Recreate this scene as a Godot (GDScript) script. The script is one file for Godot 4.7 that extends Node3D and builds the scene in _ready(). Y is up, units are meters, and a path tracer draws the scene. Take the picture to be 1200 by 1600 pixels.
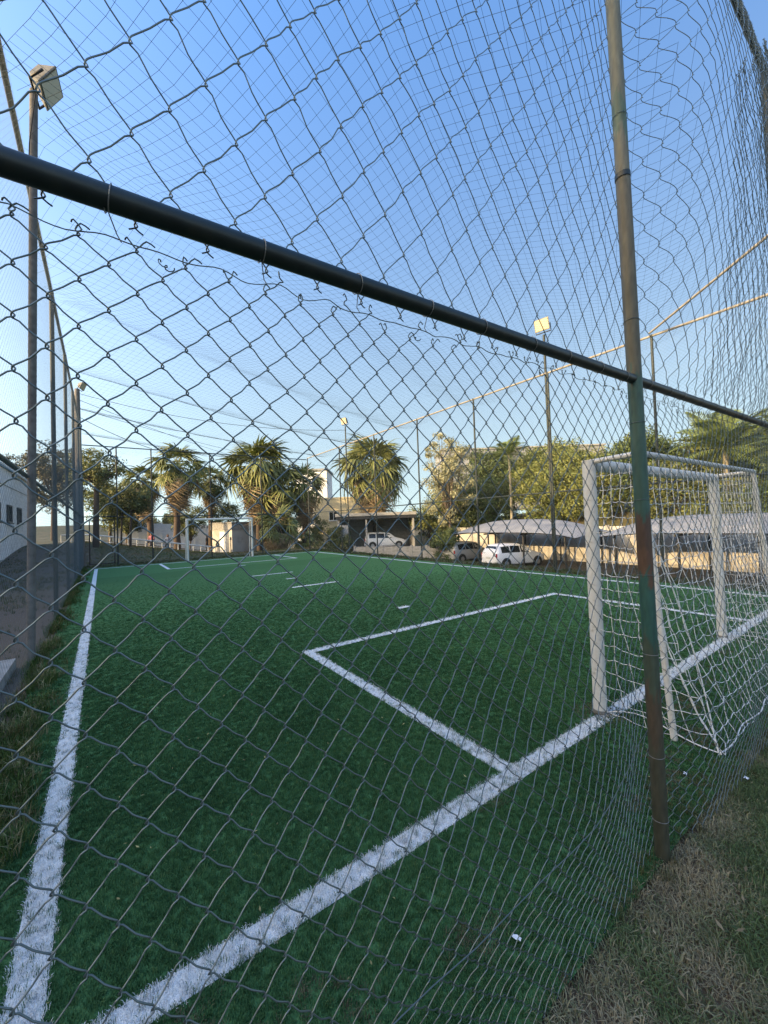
extends Node3D
# A small artificial-turf football pitch in evening shade, seen through its chain-link fence.

var taken := {}
var noise := FastNoiseLite.new()
var noise2 := FastNoiseLite.new()
var rng := RandomNumberGenerator.new()
var M := {}

# ---------------------------------------------------------------- mesh builder
class MB:
	var v := PackedVector3Array()
	var n := PackedVector3Array()
	var c := PackedColorArray()
	var i := PackedInt32Array()
	var uv := PackedVector2Array()
	var col := Color(1, 1, 1)
	var colored := false

	func vert(p: Vector3, nn: Vector3) -> int:
		v.append(p)
		n.append(nn)
		if colored:
			c.append(col)
		return v.size() - 1

	func tri(a: Vector3, b: Vector3, d: Vector3) -> void:
		var nn := (b - a).cross(d - a).normalized()
		var k := vert(a, nn)
		vert(b, nn)
		vert(d, nn)
		i.append_array([k, k + 2, k + 1])

	func quad(a: Vector3, b: Vector3, d: Vector3, e: Vector3) -> void:   # counter-clockwise seen from outside
		var nn := (d - a).cross(e - b).normalized()
		var k := vert(a, nn)
		vert(b, nn)
		vert(d, nn)
		vert(e, nn)
		i.append_array([k, k + 2, k + 1, k, k + 3, k + 2])

	func box(ctr: Vector3, size: Vector3, bs := Basis()) -> void:
		var x := bs.x * size.x * 0.5
		var y := bs.y * size.y * 0.5
		var z := bs.z * size.z * 0.5
		quad(ctr - x - y + z, ctr + x - y + z, ctr + x + y + z, ctr - x + y + z)
		quad(ctr + x - y - z, ctr - x - y - z, ctr - x + y - z, ctr + x + y - z)
		quad(ctr + x - y + z, ctr + x - y - z, ctr + x + y - z, ctr + x + y + z)
		quad(ctr - x - y - z, ctr - x - y + z, ctr - x + y + z, ctr - x + y - z)
		quad(ctr - x + y + z, ctr + x + y + z, ctr + x + y - z, ctr - x + y - z)
		quad(ctr - x - y - z, ctr + x - y - z, ctr + x - y + z, ctr - x - y + z)

	func tube(pts: PackedVector3Array, r0: float, sides := 6, r1 := -1.0, cap := false) -> void:
		var m := pts.size()
		if m < 2:
			return
		if r1 < 0.0:
			r1 = r0
		var t := (pts[1] - pts[0]).normalized()
		var ref := Vector3.UP if absf(t.y) < 0.9 else Vector3.RIGHT
		var a := t.cross(ref).normalized()
		var base := v.size()
		for k in m:
			if k > 0 and k < m - 1:
				t = (pts[k + 1] - pts[k - 1]).normalized()
			elif k == m - 1:
				t = (pts[k] - pts[k - 1]).normalized()
			a = (a - t * a.dot(t)).normalized()
			var b := t.cross(a)
			var r := lerpf(r0, r1, float(k) / (m - 1))
			for s in sides:
				var an := TAU * s / sides
				var d := a * cos(an) + b * sin(an)
				vert(pts[k] + d * r, d)
		for k in m - 1:
			for s in sides:
				var p := base + k * sides + s
				var q := base + k * sides + (s + 1) % sides
				i.append_array([p, p + sides, q, q, p + sides, q + sides])
		if cap:
			for e in 2:
				var at: Vector3 = pts[0] if e == 0 else pts[m - 1]
				var dir := (pts[0] - pts[1]).normalized() if e == 0 else (pts[m - 1] - pts[m - 2]).normalized()
				var ring := base if e == 0 else base + (m - 1) * sides
				var k0 := vert(at, dir)
				for s in sides:
					vert(v[ring + s], dir)
				for s in sides:
					if e == 0:
						i.append_array([k0, k0 + 1 + s, k0 + 1 + (s + 1) % sides])
					else:
						i.append_array([k0, k0 + 1 + (s + 1) % sides, k0 + 1 + s])

	func seg(a: Vector3, b: Vector3, r: float, sides := 6, cap := false) -> void:
		tube(PackedVector3Array([a, b]), r, sides, -1.0, cap)

	func sheet(rows: Array, flip := false) -> void:      # rows of equal-length PackedVector3Array, smooth normals
		var h := rows.size()
		var w: int = rows[0].size()
		var base := v.size()
		for r in h:
			for q in w:
				var du: Vector3 = rows[r][mini(q + 1, w - 1)] - rows[r][maxi(q - 1, 0)]
				var dv: Vector3 = rows[mini(r + 1, h - 1)][q] - rows[maxi(r - 1, 0)][q]
				var nn := du.cross(dv).normalized()
				if nn.length() < 0.5:
					nn = Vector3.UP
				vert(rows[r][q], -nn if flip else nn)
		for r in h - 1:
			for q in w - 1:
				var a := base + r * w + q
				var b := a + 1
				var d := a + w
				var e := d + 1
				if flip:
					i.append_array([a, b, d, b, e, d])
				else:
					i.append_array([a, d, b, b, d, e])

	func mesh() -> ArrayMesh:
		var arr := []
		arr.resize(Mesh.ARRAY_MAX)
		arr[Mesh.ARRAY_VERTEX] = v
		arr[Mesh.ARRAY_NORMAL] = n
		if colored:
			arr[Mesh.ARRAY_COLOR] = c
		if uv.size() == v.size():
			arr[Mesh.ARRAY_TEX_UV] = uv
		arr[Mesh.ARRAY_INDEX] = i
		var m := ArrayMesh.new()
		m.add_surface_from_arrays(Mesh.PRIMITIVE_TRIANGLES, arr)
		return m

# ---------------------------------------------------------------- node helpers
func numbered(called: String) -> String:
	if not taken.has(called):
		taken[called] = 0
		return called
	taken[called] += 1
	return "%s_%03d" % [called, taken[called]]

func tag(o: Node, label: String, category := "", group := "", kind := "") -> void:
	if label:
		o.set_meta("label", label)
	if category:
		o.set_meta("category", category)
	if group:
		o.set_meta("group", group)
	if kind:
		o.set_meta("kind", kind)

func thing(called: String, label: String, category: String, at := Vector3.ZERO, turn := 0.0, group := "") -> Node3D:
	var o := Node3D.new()
	o.name = numbered(called)
	add_child(o)
	o.position = at
	o.rotation.y = turn
	tag(o, label, category, group)
	return o

func put(m: Mesh, called: String, mat: Material, parent: Node3D, at := Transform3D()) -> MeshInstance3D:
	var o := MeshInstance3D.new()
	o.mesh = m
	o.material_override = mat
	o.name = numbered(called) if parent == self else called
	o.transform = at
	parent.add_child(o, true)
	return o

func part(b: MB, called: String, mat: Material, parent: Node3D) -> MeshInstance3D:
	return put(b.mesh(), called, mat, parent)

func structure(b: MB, called: String, mat: Material, label: String) -> MeshInstance3D:
	var o := part(b, called, mat, self)
	tag(o, label, "", "", "structure")
	return o

func boxpart(ctr: Vector3, size: Vector3, called: String, mat: Material, parent: Node3D, bs := Basis()) -> MeshInstance3D:
	var b := MB.new()
	b.box(ctr, size, bs)
	return part(b, called, mat, parent)

func barpart(a: Vector3, d: Vector3, r: float, called: String, mat: Material, parent: Node3D, sides := 10) -> MeshInstance3D:
	var b := MB.new()
	b.seg(a, d, r, sides, true)
	return part(b, called, mat, parent)

# ---------------------------------------------------------------- materials
func lin(r: float, g: float, b: float) -> Color:
	return Color(r, g, b).linear_to_srgb()

func plain(r: float, g: float, b: float, rough := 0.8, metal := 0.0) -> StandardMaterial3D:
	var m := StandardMaterial3D.new()
	m.albedo_color = lin(r, g, b)
	m.roughness = rough
	m.metallic = metal
	return m

func ramp(stops: Array) -> Gradient:
	var g := Gradient.new()
	var o := PackedFloat32Array()
	var c := PackedColorArray()
	for s in stops:
		o.append(s[0])
		c.append(lin(s[1], s[2], s[3]))
	g.offsets = o
	g.colors = c
	return g

func speckle(stops: Array, freq: float, scale: float, rough := 0.85, bump := 0.0, sd := 1, size := 256, oct := 5) -> StandardMaterial3D:
	var f := FastNoiseLite.new()
	f.seed = sd
	f.frequency = freq
	f.fractal_octaves = oct
	f.noise_type = FastNoiseLite.TYPE_SIMPLEX_SMOOTH
	var t := NoiseTexture2D.new()
	t.width = size
	t.height = size
	t.seamless = true
	t.noise = f
	t.color_ramp = ramp(stops)
	var m := StandardMaterial3D.new()
	m.albedo_texture = t
	m.roughness = rough
	m.uv1_triplanar = true
	m.uv1_world_triplanar = true
	m.uv1_scale = Vector3.ONE * scale
	if bump > 0.0:
		var t2 := NoiseTexture2D.new()
		t2.width = size
		t2.height = size
		t2.seamless = true
		t2.noise = f
		t2.as_normal_map = true
		t2.bump_strength = bump
		m.normal_enabled = true
		m.normal_texture = t2
	return m

func tinted(rough := 0.8, back := 0.0) -> StandardMaterial3D:
	var m := StandardMaterial3D.new()
	m.vertex_color_use_as_albedo = true
	m.roughness = rough
	if back > 0.0:
		m.backlight_enabled = true
		m.backlight = Color(back, back, back * 0.6)
	return m

func materials() -> void:
	M.wire = plain(0.15, 0.18, 0.175, 0.3, 0.6)
	M.tie = plain(0.3, 0.29, 0.27, 0.5, 0.6)
	M.rail = speckle([[0.0, 0.008, 0.014, 0.014], [0.6, 0.013, 0.022, 0.021], [1.0, 0.03, 0.028, 0.02]], 0.02, 3.0, 0.42, 0.6, 3)
	M.painted = tinted(0.55)
	M.dark_post = speckle([[0.0, 0.012, 0.018, 0.018], [0.6, 0.02, 0.03, 0.03], [1.0, 0.05, 0.04, 0.03]], 0.03, 2.0, 0.6, 0.6, 5)
	M.rust_rail = speckle([[0.0, 0.15, 0.125, 0.1], [0.5, 0.25, 0.235, 0.21], [1.0, 0.31, 0.3, 0.28]], 0.02, 1.5, 0.7, 0.5, 6)
	M.thread = plain(0.02, 0.035, 0.04, 0.7)
	M.goal = speckle([[0.0, 0.34, 0.31, 0.26], [0.3, 0.62, 0.6, 0.55], [1.0, 0.7, 0.69, 0.65]], 0.02, 3.0, 0.5, 0.4, 7)
	M.netting = plain(0.74, 0.73, 0.71, 0.8)
	M.concrete = speckle([[0.0, 0.2, 0.19, 0.17], [0.5, 0.3, 0.29, 0.27], [1.0, 0.38, 0.37, 0.35]], 0.03, 0.5, 0.9, 1.0, 11)
	M.pole = speckle([[0.0, 0.1, 0.09, 0.08], [0.5, 0.16, 0.145, 0.13], [1.0, 0.22, 0.2, 0.18]], 0.03, 1.0, 0.9, 1.0, 12)
	M.white_wall = speckle([[0.0, 0.66, 0.66, 0.65], [0.35, 0.8, 0.8, 0.79], [1.0, 0.86, 0.86, 0.85]], 0.01, 0.3, 0.85, 0.3, 13)
	M.plaster = speckle([[0.0, 0.26, 0.24, 0.21], [0.4, 0.42, 0.4, 0.36], [1.0, 0.52, 0.5, 0.46]], 0.012, 0.25, 0.9, 0.5, 14)
	M.cream = speckle([[0.0, 0.5, 0.43, 0.28], [0.4, 0.64, 0.56, 0.36], [1.0, 0.7, 0.62, 0.42]], 0.012, 0.25, 0.9, 0.3, 15)
	M.roof_tile = speckle([[0.0, 0.2, 0.09, 0.05], [0.5, 0.32, 0.14, 0.08], [1.0, 0.38, 0.2, 0.12]], 0.05, 0.7, 0.9, 0.5, 16)
	M.canvas = speckle([[0.0, 0.15, 0.16, 0.18], [0.5, 0.22, 0.23, 0.25], [1.0, 0.28, 0.285, 0.29]], 0.01, 0.3, 0.75, 0.3, 17)
	M.steel = plain(0.03, 0.03, 0.032, 0.5, 0.3)
	M.glass = plain(0.012, 0.015, 0.018, 0.08)
	M.asphalt = speckle([[0.0, 0.035, 0.032, 0.03], [0.5, 0.055, 0.05, 0.046], [1.0, 0.1, 0.08, 0.06]], 0.02, 0.3, 0.95, 1.0, 18)
	M.turf = speckle([[0.0, 0.04, 0.1, 0.037], [0.4, 0.073, 0.175, 0.066], [0.7, 0.087, 0.2, 0.077], [1.0, 0.11, 0.235, 0.095]], 0.12, 1.3, 0.95, 3.0, 19, 512)
	M.turf.metallic_specular = 0.2
	M.line = speckle([[0.0, 0.25, 0.28, 0.26], [0.35, 0.58, 0.6, 0.6], [0.6, 0.78, 0.79, 0.79], [1.0, 0.87, 0.87, 0.87]], 0.16, 1.6, 0.9, 2.5, 20, 512)
	M.leaf = tinted(0.62, 0.5)
	M.blade = tinted(0.7, 0.3)
	M.blade.metallic_specular = 0.2
	M.bark = speckle([[0.0, 0.035, 0.025, 0.018], [0.5, 0.08, 0.06, 0.045], [1.0, 0.15, 0.12, 0.09]], 0.05, 1.2, 0.95, 3.0, 21)
	M.palm_bark = speckle([[0.0, 0.03, 0.02, 0.015], [0.5, 0.075, 0.052, 0.036], [1.0, 0.14, 0.1, 0.07]], 0.07, 1.2, 0.95, 3.0, 22)
	M.white_metal = plain(0.72, 0.72, 0.7, 0.5)
	M.rubber = plain(0.012, 0.012, 0.012, 0.85)
	M.alloy = plain(0.35, 0.35, 0.36, 0.35, 0.7)
	M.red_light = plain(0.32, 0.012, 0.01, 0.25)
	M.clear_light = plain(0.6, 0.6, 0.58, 0.15)
	M.plate = plain(0.5, 0.5, 0.48, 0.6)
	M.skin = tinted(0.75)
	M.paper = plain(0.75, 0.77, 0.8, 0.8)
	M.ground = tinted(0.95)
	var gf := FastNoiseLite.new()
	gf.seed = 31
	gf.frequency = 0.09
	gf.fractal_octaves = 5
	var gt := NoiseTexture2D.new()
	gt.width = 512
	gt.height = 512
	gt.seamless = true
	gt.noise = gf
	gt.color_ramp = ramp([[0.0, 0.35, 0.33, 0.3], [0.5, 0.8, 0.8, 0.8], [1.0, 1.0, 1.0, 1.0]])
	M.ground.albedo_texture = gt
	M.ground.uv1_triplanar = true
	M.ground.uv1_world_triplanar = true
	M.ground.uv1_scale = Vector3.ONE * 0.8

# ---------------------------------------------------------------- terrain
func ss(a: float, b: float, x: float) -> float:
	var t := clampf((x - a) / (b - a), 0.0, 1.0)
	return t * t * (3.0 - 2.0 * t)

func land(x: float, z: float) -> float:
	var far := ss(23.0, 36.0, -z)
	var side := lerpf(0.8, -1.0, clampf((x + 1.0) / 10.5, 0.0, 1.0))
	var h := far * side
	h = lerpf(h, -1.75, ss(10.9, 14.6, x))
	h += (ss(28.2, 33.0, x) * 3.4 + ss(33.0, 110.0, x) * 7.0) * ss(-46.0, -30.0, z)
	h += ss(60.0, 160.0, -z) * 3.0
	return h

func terrain() -> void:
	var xs := PackedFloat32Array()
	var zs := PackedFloat32Array()
	for a in [[-700, -100, 60.0], [-100, -24, 8.0], [-24, 44, 0.8], [44, 120, 6.0], [120, 720, 60.0]]:
		var q: float = a[0]
		while q < a[1]:
			xs.append(q)
			q += a[2]
	for a in [[-800, -120, 60.0], [-120, -62, 6.0], [-62, 14, 0.8], [14, 90, 8.0], [90, 700, 60.0]]:
		var q: float = a[0]
		while q < a[1]:
			zs.append(q)
			q += a[2]
	var b := MB.new()
	b.colored = true
	for z in zs:
		for x in xs:
			var y := land(x, z) - 0.012
			if x > -0.7 and x < 10.2 and z < -0.85 and z > -21.6:
				y -= 0.02
			var e := 0.5
			var nn := Vector3(land(x - e, z) - land(x + e, z), 2.0 * e, land(x, z - e) - land(x, z + e)).normalized()
			var k := noise.get_noise_2d(x * 9.0, z * 9.0) * 0.5 + noise.get_noise_2d(x * 40.0, z * 40.0) * 0.5
			var green := Color(0.062, 0.074, 0.026)
			var straw := Color(0.135, 0.1, 0.055)
			var dirt := Color(0.12, 0.085, 0.062)
			var cc := green.lerp(straw, clampf(0.45 + k * 1.4, 0.0, 1.0))
			if x < -0.7 and z < 2.0 and z > -34.0:
				cc = dirt.lerp(straw, clampf(0.3 + k * 1.5, 0.0, 1.0))
			elif x > 10.6 and x < 28.5 and z > -40.0:
				cc = dirt.lerp(green, clampf(0.3 + k * 1.6, 0.0, 1.0))
			elif z < -21.0 and x < 12.0:
				cc = green.lerp(straw, clampf(0.22 + k * 1.2, 0.0, 1.0))
			elif z > -3.0 and x < 8.0:
				cc = straw.lerp(dirt, 0.5)
			b.col = cc
			b.vert(Vector3(x, y, z), nn)
	var w := xs.size()
	for r in zs.size() - 1:
		for q in w - 1:
			var a := r * w + q
			b.i.append_array([a, a + 1, a + w, a + 1, a + w + 1, a + w])
	structure(b, "ground", M.ground, "dry grass and bare earth around the pitch")
	# parking court
	var p := MB.new()
	p.quad(Vector3(15.0, -1.735, 4.0), Vector3(27.2, -1.735, 4.0), Vector3(27.2, -1.735, -29.0), Vector3(15.0, -1.735, -29.0))
	structure(p, "pavement", M.asphalt, "dark worn pavement of the car park below the pitch")

# ---------------------------------------------------------------- pitch and markings
const LW := 0.056
var lines := [
	["touchline beside the weedy fence", Vector2(-0.235, -1.575), Vector2(-0.235, -20.5)],
	["goal line behind the netted goal", Vector2(-0.29, -1.575), Vector2(9.7, -1.575)],
	["touchline on the car park side", Vector2(9.64, -1.632), Vector2(9.64, -20.5)],
	["goal line under the bare goal", Vector2(-0.29, -20.5), Vector2(9.7, -20.5)],
	["side of the netted goal area beside the touchline", Vector2(2.03, -1.632), Vector2(2.03, -4.62)],
	["front of the netted goal area", Vector2(2.09, -4.56), Vector2(7.42, -4.56)],
	["car park side of the netted goal area", Vector2(7.36, -1.632), Vector2(7.36, -4.5)],
	["penalty spot dash before the netted goal", Vector2(4.3, -5.72), Vector2(4.55, -5.72)],
	["short crosswise line between centre spot and netted goal", Vector2(3.83, -9.45), Vector2(5.13, -9.45)],
	["short crosswise line between centre spot and bare goal", Vector2(3.78, -12.55), Vector2(5.12, -12.55)],
	["centre spot dash", Vector2(4.32, -11.05), Vector2(4.62, -11.05)],
	["penalty spot dash before the bare goal", Vector2(4.4, -16.35), Vector2(4.68, -16.35)],
	["front of the bare goal area", Vector2(2.03, -17.55), Vector2(7.42, -17.55)],
	["side of the bare goal area beside the touchline", Vector2(2.09, -17.61), Vector2(2.09, -20.44)],
	["car park side of the bare goal area", Vector2(7.36, -17.61), Vector2(7.36, -20.44)],
]

func line_at(x: float, z: float) -> int:
	for k in lines.size():
		var a: Vector2 = lines[k][1]
		var d: Vector2 = lines[k][2]
		if a.x == d.x:
			if absf(x - a.x) < LW and z <= maxf(a.y, d.y) and z >= minf(a.y, d.y):
				return k
		elif absf(z - a.y) < LW and x >= a.x and x <= d.x:
			return k
	return -1

func blade_mesh(blades: int, tall: float, wide: float, spread: float, lean: float, sd: int) -> ArrayMesh:
	var r := RandomNumberGenerator.new()
	r.seed = sd
	var b := MB.new()
	for k in blades:
		var an := r.randf() * TAU
		var p := Vector3(cos(an), 0, sin(an)) * spread * sqrt(r.randf())
		var dir := Vector3(cos(r.randf() * TAU), 0, sin(r.randf() * TAU)).normalized()
		var sdw := Vector3(-dir.z, 0, dir.x) * wide * 0.5
		var h := tall * r.randf_range(0.65, 1.1)
		var ln := lean * r.randf_range(0.2, 1.0)
		var mid := p + Vector3(0, h * 0.62, 0) + dir * ln * h * 0.35
		var tip := p + Vector3(0, h * (1.0 - 0.35 * ln), 0) + dir * ln * h
		b.quad(p - sdw, p + sdw, mid + sdw * 0.8, mid - sdw * 0.8)
		b.tri(mid - sdw * 0.8, mid + sdw * 0.8, tip)
	return b.mesh()

func scatter(called: String, mesh: ArrayMesh, spots: Array, parent: Node3D, mat: Material) -> MultiMeshInstance3D:
	var mm := MultiMesh.new()
	mm.transform_format = MultiMesh.TRANSFORM_3D
	mm.use_colors = true
	mm.mesh = mesh
	mm.instance_count = spots.size()
	for k in spots.size():
		var s: Array = spots[k]      # [position, scale, colour]
		var bs := Basis(Vector3.UP, rng.randf() * TAU).scaled(Vector3.ONE * s[1])
		mm.set_instance_transform(k, Transform3D(bs, s[0]))
		mm.set_instance_color(k, s[2])
	var o := MultiMeshInstance3D.new()
	o.multimesh = mm
	o.material_override = mat
	o.name = numbered(called) if parent == self else called
	parent.add_child(o, true)
	o.set_meta("kind", "stuff")
	return o

func pitch() -> void:
	var field := Node3D.new()
	field.name = "pitch"
	add_child(field)
	tag(field, "dark green artificial turf of the small football pitch", "", "", "structure")
	var rolls := []
	for k in 3:
		var m: StandardMaterial3D = M.turf.duplicate()
		m.albedo_color = Color(1, 1, 1) * [1.0, 0.93, 0.965][k]
		rolls.append(m)
	for k in 11:
		var z0 := -0.79 if k == 0 else -0.4 - k * 2.0
		var z1 := maxf(-0.4 - (k + 1) * 2.0, -21.1)
		if z0 <= -21.1:
			break
		var b := MB.new()
		b.quad(Vector3(-0.62, 0.0, z0), Vector3(10.1, 0.0, z0), Vector3(10.1, 0.0, z1 + 0.006), Vector3(-0.62, 0.0, z1 + 0.006))
		part(b, "turf_roll", rolls[(k * 2 + k / 3) % 3], field)
	var marks := []
	for l in lines:
		var q := MB.new()
		var a: Vector2 = l[1]
		var d: Vector2 = l[2]
		if a.x == d.x:
			q.quad(Vector3(a.x - LW, 0.004, maxf(a.y, d.y)), Vector3(a.x + LW, 0.004, maxf(a.y, d.y)), Vector3(a.x + LW, 0.004, minf(a.y, d.y)), Vector3(a.x - LW, 0.004, minf(a.y, d.y)))
		else:
			q.quad(Vector3(a.x, 0.004, a.y + LW), Vector3(d.x, 0.004, a.y + LW), Vector3(d.x, 0.004, a.y - LW), Vector3(a.x, 0.004, a.y - LW))
		marks.append(structure(q, "pitch_marking", M.line, "white tufted " + l[0]))
	# fibres: dense near the camera, thinning out with distance
	var fibre := blade_mesh(6, 0.0175, 0.0021, 0.009, 0.75, 5)
	var fibre_far := blade_mesh(6, 0.0165, 0.004, 0.02, 0.75, 6)
	var green := []
	var green2 := []
	var white := []
	for k in lines.size():
		white.append([])
	# cells of 0.25 m, each with a count that falls off with the square of the distance
	var cx := -0.62
	while cx < 10.1:
		var cz := -0.79
		while cz > -16.0:
			var d := sqrt(pow(cx + 0.125, 2.0) + pow(cz - 0.125, 2.0))
			var count := int(0.0625 * minf(9500.0, 9500.0 * pow(2.6 / d, 2.0)) * (1.0 - ss(7.0, 16.0, d)) + rng.randf())
			if d > 16.0:
				count = 0
			for q in count:
				var px := cx + rng.randf() * 0.25
				var pz := cz - rng.randf() * 0.25
				if px > 10.1 or (px < -0.3 and rng.randf() < 0.25):
					continue
				var li := line_at(px + rng.randfn() * 0.006, pz + rng.randfn() * 0.006)
				var wear := noise.get_noise_2d(px * 30.0, pz * 30.0)
				var dd := sqrt(px * px + pz * pz)
				if li >= 0 and not (absf(px - 3.2) < 0.16 and absf(pz + 1.62) < 0.13 and rng.randf() < 0.85):
					var g := rng.randf_range(0.7, 0.97)
					if rng.randf() < 0.12:
						g *= rng.randf_range(0.25, 0.7)
					if rng.randf() < 0.07 + 0.12 * maxf(wear, 0.0):
						green.append([Vector3(px, 0.004, pz), rng.randf_range(0.9, 1.3), Color(0.05, 0.13, 0.05)])
					white[li].append([Vector3(px, 0.003, pz), rng.randf_range(0.75, 1.05) * clampf(dd / 4.0, 1.0, 1.4), Color(g, g, g)])
				else:
					var v := rng.randf_range(0.6, 1.35) * (1.0 + 0.35 * wear)
					var cc := Color(0.052 * v, 0.125 * v, 0.046 * v)
					var worn := maxf(1.0 - Vector2(px - 3.19, (pz + 1.62) * 1.3).length() / 0.3, 0.0) + maxf(1.0 - Vector2((px - 6.19), (pz + 1.62) * 1.3).length() / 0.3, 0.0)
					if pz > -1.5:
						worn += clampf(noise2.get_noise_2d(px * 55.0, pz * 55.0) * 2.2 - 0.35, 0.0, 0.75)
					if rng.randf() < worn:
						cc = Color(0.16, 0.14, 0.09) * rng.randf_range(0.5, 1.1)
					elif rng.randf() < 0.05:
						cc = Color(0.11 * v, 0.19 * v, 0.07 * v)
					(green if rng.randf() > (dd - 2.4) / 1.6 else green2).append([Vector3(px, -0.001, pz), rng.randf_range(0.8, 1.25), cc])
			cz -= 0.25
		cx += 0.25
	var o := scatter("turf_fibres", fibre, green, self, M.blade)
	tag(o, "fine green plastic fibres of the turf before the fence")
	var o2 := scatter("turf_fibres", fibre_far, green2, self, M.blade)
	tag(o2, "green plastic fibres of the turf around the netted goal area")
	for k in lines.size():
		if white[k].size() > 0:
			scatter("tufts", fibre, white[k], marks[k], M.blade)
	print("fibres ", green.size(), " ", green2.size())

func wild_grass() -> void:
	var tuft := blade_mesh(8, 0.034, 0.003, 0.02, 1.9, 8)
	var tall := blade_mesh(14, 0.15, 0.005, 0.05, 1.1, 9)
	var dry := []
	var x := -1.5
	while x < 6.0:
		var z := -0.9
		while z < 1.6:
			var px := x + rng.randf_range(-0.01, 0.01)
			var pz := z + rng.randf_range(-0.01, 0.01)
			var k := noise.get_noise_2d(px * 60.0, pz * 60.0) + rng.randfn() * 0.22 - 0.05
			var dens := 1.0 if px > 0.2 and px < 4.0 else 0.35
			if rng.randf() < dens * clampf(0.9 + 0.5 * k, 0.2, 1.0) and pz > -0.785 + 0.05 * noise.get_noise_1d(px * 80.0):
				var v := rng.randf_range(0.6, 1.25)
				var cc := Color(0.095, 0.14, 0.055).lerp(Color(0.3, 0.255, 0.16), clampf(0.36 - k * 1.5, 0.0, 1.0)) * v
				dry.append([Vector3(px, -0.014, pz), rng.randf_range(0.6, 1.3), cc])
			z += 0.016
		x += 0.016
	var o := scatter("dry_grass", tuft, dry, self, M.blade)
	tag(o, "dry brown and olive lawn outside the fence")
	var weeds := []
	for k in 5200:
		var z := -1.4 - pow(rng.randf(), 1.5) * 20.0
		var px := -0.74 + absf(rng.randfn()) * 0.13
		if noise2.get_noise_2d(px * 20.0, z * 25.0) + rng.randfn() * 0.2 < -0.05 or px > -0.3:
			continue
		var v := rng.randf_range(0.6, 1.3)
		var cc := Color(0.045, 0.085, 0.02) * v if rng.randf() < 0.72 else Color(0.16, 0.14, 0.06) * v
		weeds.append([Vector3(px, -0.01, z), rng.randf_range(0.3, 0.95), cc])
	for k in 420:
		var an := rng.randf() * TAU
		var cl: Vector3 = [Vector3(-0.5, 0, -3.6), Vector3(-0.52, 0, -4.6), Vector3(-0.56, 0, -5.6), Vector3(-0.45, 0, -3.0), Vector3(-0.6, 0, -7.2)][k % 5]
		weeds.append([cl + Vector3(rng.randfn() * 0.06, -0.01, rng.randfn() * 0.22), rng.randf_range(0.35, 1.0), (Color(0.07, 0.11, 0.03) if k % 3 else Color(0.24, 0.22, 0.12)) * rng.randf_range(0.6, 1.3)])
	for k in 260:
		var px := rng.randf_range(1.6, 5.0)
		weeds.append([Vector3(px, -0.01, -0.8 + rng.randfn() * 0.05), rng.randf_range(0.2, 0.5), Color(0.1, 0.1, 0.045) * rng.randf_range(0.6, 1.3)])
	for k in 3000:
		var px := rng.randf_range(-1.0, 11.0)
		var z := rng.randf_range(-21.15, -22.6)
		weeds.append([Vector3(px, land(px, z) - 0.01, z), rng.randf_range(0.25, 0.6), Color(0.07, 0.085, 0.03) * rng.randf_range(0.6, 1.3)])
	for k in 2500:
		var z := rng.randf_range(-1.0, -22.0)
		weeds.append([Vector3(rng.randf_range(10.05, 10.9), -0.01, z), rng.randf_range(0.3, 0.8), Color(0.06, 0.08, 0.025) * rng.randf_range(0.6, 1.3)])
	for k in 9000:
		var px := rng.randf_range(-4.1, -0.8)
		var z := -3.0 - 32.0 * pow(rng.randf(), 0.8)
		var nn := noise2.get_noise_2d(px * 14.0, z * 14.0) + rng.randfn() * 0.12
		if nn > 0.0:
			weeds.append([Vector3(px, land(px, z) - 0.01, z), rng.randf_range(0.25, 0.75), (Color(0.07, 0.09, 0.035) if rng.randf() < 0.5 else Color(0.2, 0.16, 0.09)) * rng.randf_range(0.5, 1.3)])
	for k in 9000:
		var px := rng.randf_range(-1.5, 12.0)
		var z := rng.randf_range(-22.6, -39.0)
		var nn := noise2.get_noise_2d(px * 10.0, z * 10.0) + rng.randfn() * 0.15
		weeds.append([Vector3(px, land(px, z) - 0.01, z), rng.randf_range(0.3, 0.8), (Color(0.09, 0.12, 0.04) if nn > 0.0 else Color(0.18, 0.15, 0.07)) * rng.randf_range(0.6, 1.3)])
	var o2 := scatter("weeds", tall, weeds, self, M.blade)
	tag(o2, "weedy green grass along the foot of the fences")

# ---------------------------------------------------------------- near chain-link fence
const NP := [-0.75, 2.03, 5.1, 7.8]
const NZ := -0.8

func rail_y(x: float) -> float:
	return 2.135 + 0.024 * x

func near_z(x: float, y: float, upper: bool) -> float:
	var p := 1.0
	for q in NP:
		p *= 1.0 - exp(-pow((x - q) / 0.26, 2.0))
	var right := ss(1.9, 2.3, x)
	var z := -0.836
	if upper:
		var t := clampf((y - 2.15) / 3.45, 0.0, 1.0)
		z += p * lerpf(0.045, 0.27, right) * pow(sin(t * PI), 0.6)
	else:
		var t := clampf(y / 2.12, 0.0, 1.0)
		z += p * lerpf(0.04, 0.1, right) * pow(maxf(sin(lerpf(0.35, 1.0, t) * PI), 0.0), 0.6)
		var p2 := (1.0 - exp(-pow((x - 2.03) / 0.5, 2.0))) * (1.0 - exp(-pow((x + 0.75) / 0.6, 2.0)))
		z += p2 * lerpf(0.1, 0.06, right) * exp(-pow((y - 0.62) / 0.4, 2.0))
	z += 0.012 * p * noise.get_noise_2d(x * 60.0, y * 60.0)
	return z

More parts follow.
